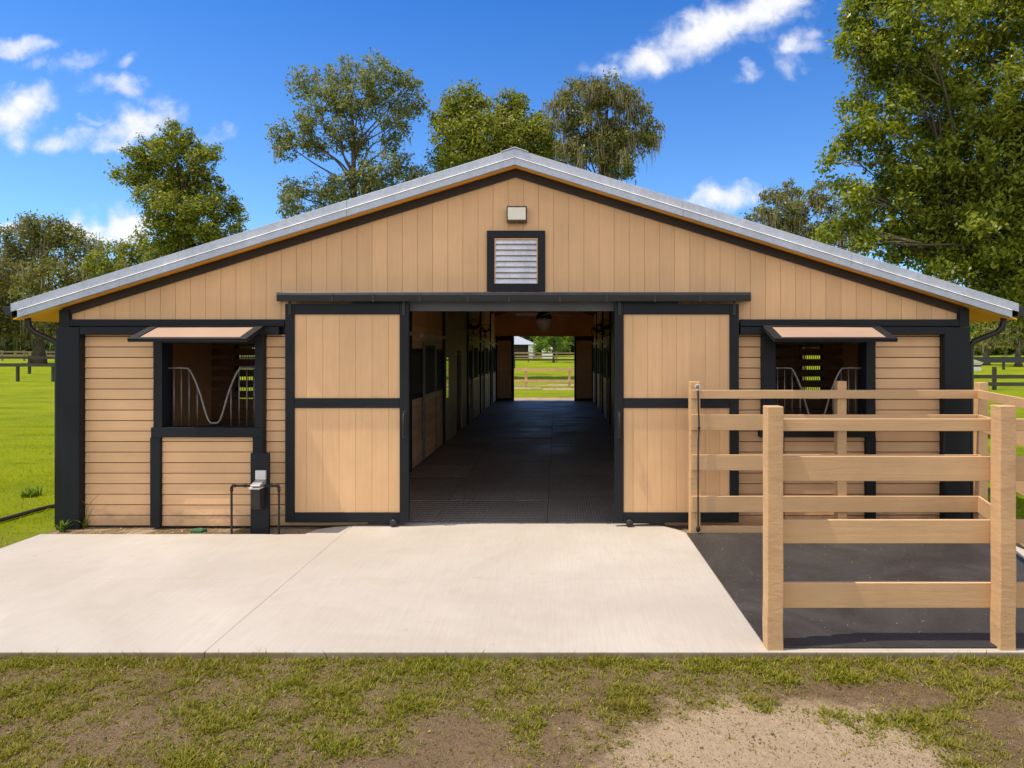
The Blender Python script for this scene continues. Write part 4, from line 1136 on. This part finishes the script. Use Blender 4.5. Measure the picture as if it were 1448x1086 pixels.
make_tree('oak_tree', 'broad dense green oak directly behind the roof ridge', bp(690, 46),
    [(656, 146, 28), (632, 174, 25), (667, 167, 36), (719, 150, 20), (722, 172, 28), (646, 198, 36), (685, 198, 42), (761, 178, 20), (758, 198, 34), (727, 193, 36), (627, 227, 22), (672, 222, 40), (779, 214, 26), (640, 150, 14), (735, 145, 14), (720, 230, 40)],
    46, M['leaf_oak'], .23, 52, 40, .40, 3, group='trees around the barn')
make_tree('mossy_oak', 'oak draped in grey moss just right of the roof ridge', bp(850, 44),
    [(811, 130, 25), (866, 126, 25), (842, 134, 22), (797, 153, 22), (890, 143, 19), (903, 155, 15), (856, 153, 34), (917, 182, 17), (895, 185, 28), (829, 180, 30), (863, 198, 36), (829, 211, 32), (877, 225, 26), (908, 200, 18), (808, 216, 24), (788, 175, 12), (870, 240, 24)],
    44, M['leaf_moss'], .22, 40, 34, .40, 4, moss=260, mosslen=.62, group='trees around the barn')
make_tree('mossy_oak', 'wide mossy oak at the left edge beyond the fences', bp(55, 72),
    [(55, 312, 18), (90, 332, 24), (30, 342, 26), (75, 352, 32), (115, 352, 24), (20, 380, 36), (70, 400, 40), (120, 395, 32), (0, 420, 36), (50, 440, 36), (100, 435, 32), (-30, 390, 45), (138, 382, 18), (-40, 450, 40), (45, 330, 16), (75, 318, 12), (150, 400, 24), (80, 460, 26), (20, 462, 26)],
    72, M['leaf_moss'], .36, 46, 34, .60, 5, moss=420, mosslen=1.0, group='trees around the barn')
make_tree('oak_tree', 'small olive oak between the mossy oak and dense oak', bp(180, 60),
    [(160, 358, 20), (190, 352, 20), (213, 348, 16), (175, 378, 26), (140, 372, 20), (205, 372, 24), (160, 400, 30), (225, 375, 22), (195, 335, 10)],
    60, M['leaf_oak'], .28, 44, 34, .35, 6, moss=40, group='trees around the barn')
make_tree('mossy_oak', 'distant mossy oak above the right roof slope', bp(1130, 55),
    [(1090, 278, 15), (1115, 270, 15), (1155, 272, 15), (1170, 286, 16), (1100, 300, 25), (1140, 300, 27), (1070, 302, 11), (1185, 305, 20), (1120, 330, 32), (1170, 330, 28), (1090, 325, 27), (1130, 268, 9), (1200, 330, 25), (1060, 310, 8)],
    55, M['leaf_moss'], .26, 42, 34, .42, 8, moss=220, mosslen=.6, group='trees around the barn')
make_tree('live_oak', 'huge bright green oak leaning in from the right edge', bp(1560, 17),
    [(1215, 25, 30), (1250, 60, 42), (1207, 65, 24), (1230, 105, 34), (1300, 30, 58), (1290, 110, 50), (1213, 150, 25), (1258, 165, 40), (1202, 185, 21), (1192, 213, 20), (1172, 232, 13), (1240, 212, 28), (1340, 110, 58), (1390, 40, 62), (1330, 190, 52), (1400, 150, 62), (1430, 230, 66), (1290, 240, 36), (1350, 270, 52), (1240, 290, 32), (1200, 312, 24), (1175, 327, 15), (1290, 300, 40), (1345, 335, 42), (1400, 330, 56), (1440, 385, 52), (1385, 385, 34), (1500, 100, 90), (1520, 250, 100), (1550, 0, 100), (1480, 345, 75), (1600, 150, 120), (1450, -40, 80), (1350, -50, 70), (1260, -25, 45), (1600, 330, 90), (1420, 430, 22), (1455, 440, 26), (1225, 0, 22), (1265, 330, 24), (1215, 275, 24), (1262, 258, 30), (1300, 270, 36), (1222, 338, 24), (1272, 350, 30), (1158, 338, 11), (1322, 350, 38), (1380, 345, 42), (1195, 262, 16), (1340, 385, 30), (1410, 405, 34), (1385, 285, 42), (1360, 225, 40), (1435, 310, 46), (1410, 260, 40), (1325, 320, 34), (1445, 180, 50)],
    17, M['leaf_near'], .125, 26, 38, .42, 9, dz=1.2, twig=True, clump_k=.15, limb_n=8, hollow=.35, trunk_top=5.5, group='trees around the barn')
make_tree('oak_tree', 'lime green tree in the pasture seen through the barn', bp(783, 78),
    [(770, 478, 12), (785, 470, 14), (775, 488, 10), (800, 482, 10), (765, 470, 10), (795, 465, 12), (780, 455, 14), (772, 490, 12), (790, 488, 12), (760, 484, 10), (805, 474, 10)],
    78, M['leaf_lime'], .30, 60, 22, .13, 10, group='trees around the barn')
for i, (px, dp_, h, lab) in enumerate(((1395, 70, 452, 'rounded tree behind the black banded fence under right eave'), (1440, 66, 440, 'leafy tree at right edge beyond the black banded fence'), (1490, 75, 420, 'tall tree just outside the right edge'))):
    make_tree('oak_tree', lab, bp(px, dp_), [(px - 15, h + 12, 20), (px + 14, h + 6, 22), (px, h, 20), (px - 5, h + 28, 24), (px + 22, h + 30, 20), (px - 25, h + 35, 18)], dp_, M['leaf_moss'] if i == 1 else M['leaf_oak'], .38, 34, 16, .32, 20 + i, moss=20, group='trees around the barn')

# far woods as one mass
rng = np.random.default_rng(77)
C = []
for k in range(330):
    x = rng.uniform(-170, 180); d = rng.uniform(122, 150); h = rng.uniform(7, 12)
    nC = 44
    u = rng.normal(0, 1, (nC, 3)); u /= np.linalg.norm(u, axis=1)[:, None]
    r = h * .42
    C.append(np.array([x, d, 1.2 + h * .47]) + u * r * np.array([1, 1, 1.2]) * rng.uniform(.6, 1, (nC, 1)))
V = leaf_cloud(np.concatenate(C), 8, .75, 1.35, rng)
tag(np_obj('distant_woods', V.reshape(-1, 3), np.arange(len(V) * 4).reshape(-1, 4), M['leaf_far']), 'dark green line of distant woods across the horizon', 'woods', kind='stuff')

# ------------------------------------------------------------------ paddock fences
def paddock(label, p0, p1, spacing, h, rails, rh, pw, mat):
    A = Vector(p0); B = Vector(p1); L_ = (B - A).length; n = max(1, round(L_ / spacing)); u = (B - A) / L_; nn = Vector((-u.y, u.x))
    t = thing('paddock_fence', label, 'fence', (A.x, A.y, terrain(A.x, A.y)), 'paddock fences')
    P = [A + u * (L_ * i / n) for i in range(n + 1)]
    for p in P:
        z = terrain(p.x, p.y)
        MB().box(p.x - pw / 2, p.x + pw / 2, p.y - pw / 2, p.y + pw / 2, z - .2, z + h + random.uniform(-.02, .05)).build('post', mat, t)
    for rzv in rails:
        b = MB()
        for a, c in zip(P[:-1], P[1:]):
            za, zb = terrain(a.x, a.y) + rzv, terrain(c.x, c.y) + rzv
            o_ = nn * (pw / 2 + .002); o2 = nn * (pw / 2 + .04)
            if o_.y > 0: o_ = -o_; o2 = -o2
            b.add([(a.x + o_.x, a.y + o_.y, za), (c.x + o_.x, c.y + o_.y, zb), (c.x + o2.x, c.y + o2.y, zb), (a.x + o2.x, a.y + o2.y, za),
                   (a.x + o_.x, a.y + o_.y, za + rh), (c.x + o_.x, c.y + o_.y, zb + rh), (c.x + o2.x, c.y + o2.y, zb + rh), (a.x + o2.x, a.y + o2.y, za + rh)],
                  [(0, 3, 2, 1), (4, 5, 6, 7), (0, 1, 5, 4), (1, 2, 6, 5), (2, 3, 7, 6), (3, 0, 4, 7)])
        b.build('rail', mat, t)
paddock('tan two rail fence across the far end of barn aisle', (-9, 30.6), (8, 29.4), 2.45, 1.12, (.28, .90), .15, .13, M['tan_gate'])
paddock('thin dark fence crossing the far pasture in doorway view', (-14, 50), (12, 50), 5.2, 1.5, (.85,), .14, .15, M['dark_fence'])
paddock('pale double rail fence before the grey roofed house', (-16, 70), (16, 69), 3.2, 1.25, (.25, .62, 1.0), .16, .16, M['far_fence'])
paddock('nearest single rail fence at left edge of lawn', (-60, 36.5), (-18, 34.5), 2.3, 1.12, (.95,), .15, .14, M['dark_fence'])
paddock('middle dark rail fence at left behind nearest rail', (-64, 44), (-20, 44.5), 3.0, 1.35, (.6, 1.15), .2, .15, M['dark_fence'])
paddock('farthest pale rail fence below the wide mossy oak', (-110, 74), (-36, 76), 2.6, 1.3, (.6, 1.0), .2, .16, M['far_fence'])
paddock('dark low railed fence at right edge behind the pen', (18, 28.5), (42, 27), 2.6, 1.22, (.22, .62), .2, .16, M['dark_fence'])
paddock('fence with a wide black band across the right pasture', (36.5, 52), (80, 51), 2.9, 1.14, (.62,), .52, .16, M['black_roof'])

# ------------------------------------------------------------------ far buildings
hx1 = (757 - 787) * 95 / F; hz = 1.0
hs = thing('house', 'low house with blue grey roof and dark porch seen through barn', 'house', (-9, 87, hz))
MB().box(-15, hx1 - 1.0, 88, 96, hz - .3, 2.95).build('wall', M['house_dark'], hs)
MB().box(hx1 - .98, hx1 - .35, 86.9, 95.9, hz - .3, 2.9).build('porch_wall', M['white_paint'], hs)
rf = MB(); e0, e1 = -16.0, hx1 + .3
rf.add([(e0, 86.6, 2.95), (e1, 86.6, 2.95), (e1, 97, 2.95), (e0, 97, 2.95), (-11.5, 91.8, 5.2), (-8, 91.8, 5.2)], [(0, 1, 5, 4), (1, 2, 5), (2, 3, 4, 5), (3, 0, 4), (3, 2, 1, 0)])
rf.build('roof', M['house_roof'], hs)
for x in (-13, -10, -7.2): MB().box(x - .08, x + .08, 86.8, 86.96, hz - .2, 2.945).build('column', M['white_paint'], hs)
MB().box(hx1 + .9, hx1 + 2.4, 86.9, 88.2, hz - .3, 2.6).build('gate_pillar', M['white_paint'], hs)
wx, wd_ = (1376 - 787) * 58 / F, 58 - D
ws = thing('small_shed', 'small low white striped shed with pale roof beside right barn corner', 'shed', (wx, wd_, .35))
MB().box(wx - 1.9, wx + .7, wd_, wd_ + 2, .2, 1.05).build('wall', M['white_paint'], ws)
MB().box(wx - 1.9, wx + .71, wd_ - .01, wd_ - .002, .72, .88).build('stripe', M['house_dark'], ws)
MB().prism_y([(wx - 2.6, 1.052), (wx + .85, 1.052), (wx - .8, 1.62)], wd_ - .15, wd_ + 2.15).build('roof', plain('pale_pink_roof', (.6, .5, .47), .6), ws)

# ------------------------------------------------------------------ sun, sky
SUN_EL = R(66); SUN_DIR = Vector((-math.cos(SUN_EL) * .985, -math.cos(SUN_EL) * .17, math.sin(SUN_EL))).normalized()
sd_ = bpy.data.lights.new('sun', 'SUN'); sd_.energy = 3.0; sd_.angle = R(.53); sd_.color = (1, .87, .70)
so_ = bpy.data.objects.new('sun', sd_); COL.objects.link(so_); so_.rotation_euler = SUN_DIR.to_track_quat('Z', 'Y').to_euler()
so_.location = (-20, -5, 40)
world = bpy.data.worlds.new('World'); scene.world = world; world.use_nodes = True
nt = world.node_tree; nt.nodes.clear(); L = nt.links
sky = nt.nodes.new('ShaderNodeTexSky'); sky.sky_type = 'NISHITA'; sky.sun_disc = False
sky.sun_elevation = math.asin(SUN_DIR.z); sky.sun_rotation = math.atan2(SUN_DIR.x, SUN_DIR.y)
sky.air_density = 1.0; sky.dust_density = 0.3; sky.ozone_density = 2.0
tc = nt.nodes.new('ShaderNodeTexCoord'); sep = nt.nodes.new('ShaderNodeSeparateXYZ'); L.new(tc.outputs['Generated'], sep.inputs[0])
dy = math_(nt, 'MAXIMUM', sep.outputs[1], .08)
u = math_(nt, 'DIVIDE', sep.outputs[0], dy); v = math_(nt, 'DIVIDE', sep.outputs[2], dy)
cmb = nt.nodes.new('ShaderNodeCombineXYZ'); L.new(u, cmb.inputs[0]); L.new(v, cmb.inputs[1])
wn = nt.nodes.new('ShaderNodeTexNoise'); wn.inputs['Scale'].default_value = 16; wn.inputs['Detail'].default_value = 6; wn.inputs['Roughness'].default_value = .55
L.new(cmb.outputs[0], wn.inputs['Vector'])
wv = nt.nodes.new('ShaderNodeVectorMath'); wv.operation = 'SUBTRACT'; L.new(wn.outputs['Color'], wv.inputs[0]); wv.inputs[1].default_value = (.5, .5, .5)
ws_ = nt.nodes.new('ShaderNodeVectorMath'); ws_.operation = 'SCALE'; L.new(wv.outputs[0], ws_.inputs[0]); ws_.inputs['Scale'].default_value = .075
wa = nt.nodes.new('ShaderNodeVectorMath'); wa.operation = 'ADD'; L.new(cmb.outputs[0], wa.inputs[0]); L.new(ws_.outputs[0], wa.inputs[1])
CL = [(20, 65, 55, 14, -5, .8), (60, 62, 32, 10, -8, .6), (45, 88, 22, 10, -10, .45), (105, 88, 38, 16, -25, .65), (172, 88, 22, 9, 0, .5), (165, 125, 50, 16, 10, .75), (215, 138, 40, 12, 5, .55),
      (30, 150, 42, 24, -10, 1.25), (10, 170, 40, 28, 0, 1.1), (25, 200, 26, 18, 0, .7), (85, 198, 38, 18, -20, .85), (115, 185, 26, 9, -10, .55), (200, 172, 62, 22, -22, 1.1), (165, 195, 45, 13, -5, .8), (240, 160, 32, 14, -15, .7), (295, 186, 32, 7, 5, .42), (130, 165, 35, 6, -8, .4),
      (170, 322, 60, 22, -10, 1.3), (110, 330, 50, 18, 0, 1.1), (215, 310, 30, 14, 0, .9), (10, 322, 30, 10, 0, .9), (330, 320, 30, 8, 0, .3),
      (1010, 40, 95, 30, -24, 1.3), (920, 80, 62, 22, -18, 1.05), (860, 100, 40, 10, -10, .7), (1085, 12, 75, 26, -18, 1.2), (965, 62, 60, 22, -20, 1.0), (1045, 62, 40, 14, -15, .5), (1150, -20, 60, 22, -20, 1.0),
      (1120, 60, 30, 18, -25, .85), (1140, 68, 38, 12, 10, .6), (1118, 92, 22, 18, 60, .65), (1055, 110, 22, 11, -10, .75), (1150, 55, 20, 12, 0, .5),
      (1025, 282, 50, 18, -5, 1.2), (1060, 275, 25, 12, 0, .8), (985, 285, 30, 10, 0, .8), (650, 330, 60, 10, 0, .2)]
S = None
for (px, py, a, b, ang, wt) in CL:
    mp = nt.nodes.new('ShaderNodeMapping'); mp.vector_type = 'TEXTURE'
    mp.inputs['Location'].default_value = ((px - 787) / F, (496 - py) / F, 0)
    mp.inputs['Rotation'].default_value = (0, 0, R(-ang)); mp.inputs['Scale'].default_value = (a * 1.55 / F, b * 1.75 / F, 1)
    L.new(wa.outputs[0], mp.inputs[0])
    ln = nt.nodes.new('ShaderNodeVectorMath'); ln.operation = 'LENGTH'; L.new(mp.outputs[0], ln.inputs[0])
    q = maprange(nt, ln.outputs['Value'], 0, 1, wt, 0, True)
    S = q if S is None else math_(nt, 'MAXIMUM', S, q)
fn = nt.nodes.new('ShaderNodeTexNoise'); fn.inputs['Scale'].default_value = 26; fn.inputs['Detail'].default_value = 8; fn.inputs['Roughness'].default_value = .6; fn.inputs['Distortion'].default_value = .4
L.new(cmb.outputs[0], fn.inputs['Vector'])
dn = math_(nt, 'ADD', S, math_(nt, 'MULTIPLY', math_(nt, 'SUBTRACT', fn.outputs['Fac'], .5), 1.5))
dn = math_(nt, 'MULTIPLY', dn, maprange(nt, S, 0, .12))
cm = maprange(nt, dn, -.02, 1.3, 0, .95, True)
cm = math_(nt, 'MULTIPLY', cm, maprange(nt, sep.outputs[1], .1, .2))
# unseen bright clouds added behind the viewer to fill the shaded facade
bn = nt.nodes.new('ShaderNodeTexNoise'); bn.inputs['Scale'].default_value = 3.2; bn.inputs['Detail'].default_value = 7; bn.inputs['Roughness'].default_value = .55
L.new(tc.outputs['Generated'], bn.inputs['Vector'])
bm_ = math_(nt, 'MULTIPLY', maprange(nt, bn.outputs['Fac'], .36, .52, 0, .95, True), maprange(nt, sep.outputs[1], -.05, -.25))
bm_ = math_(nt, 'MULTIPLY', bm_, maprange(nt, sep.outputs[2], 0, .06))
cm = math_(nt, 'MAXIMUM', cm, bm_)
st_ = nt.nodes.new('ShaderNodeVectorMath'); st_.operation = 'MULTIPLY'; L.new(sky.outputs[0], st_.inputs[0]); L.new(mixc(nt, maprange(nt, sep.outputs[2], .05, .50), (.50, .70, .88), (.12, .40, .78)), st_.inputs[1])
ccol = mixc(nt, math_(nt, 'MAXIMUM', maprange(nt, dn, .3, 1.1), bm_), (3.75, 3.9, 4.3), (4.4, 4.4, 4.45))
ccol = mixc(nt, bm_, ccol, (6.9, 6.6, 6.3))
col = mixc(nt, cm, st_.outputs[0], ccol)
bg = nt.nodes.new('ShaderNodeBackground'); bg.inputs['Strength'].default_value = .13; L.new(col, bg.inputs[0])
wo = nt.nodes.new('ShaderNodeOutputWorld'); L.new(bg.outputs[0], wo.inputs[0])

# ------------------------------------------------------------------ camera
cam = bpy.data.cameras.new('camera'); co = bpy.data.objects.new('camera', cam); COL.objects.link(co)
co.location = (0, -D, HC); co.rotation_euler = (R(90), 0, 0)
cam.sensor_width = 36; cam.lens = 36 * F / 1448
cam.shift_x = -(787 - 724) / 1448; cam.shift_y = -(543 - 496) / 1448
cam.clip_start = .05; cam.clip_end = 3000
scene.camera = co
scene.view_settings.view_transform = 'Standard'; scene.view_settings.look = 'None'
scene.view_settings.exposure = 0.87; scene.view_settings.gamma = 1
scene.cycles.max_bounces = 10; scene.cycles.diffuse_bounces = 6
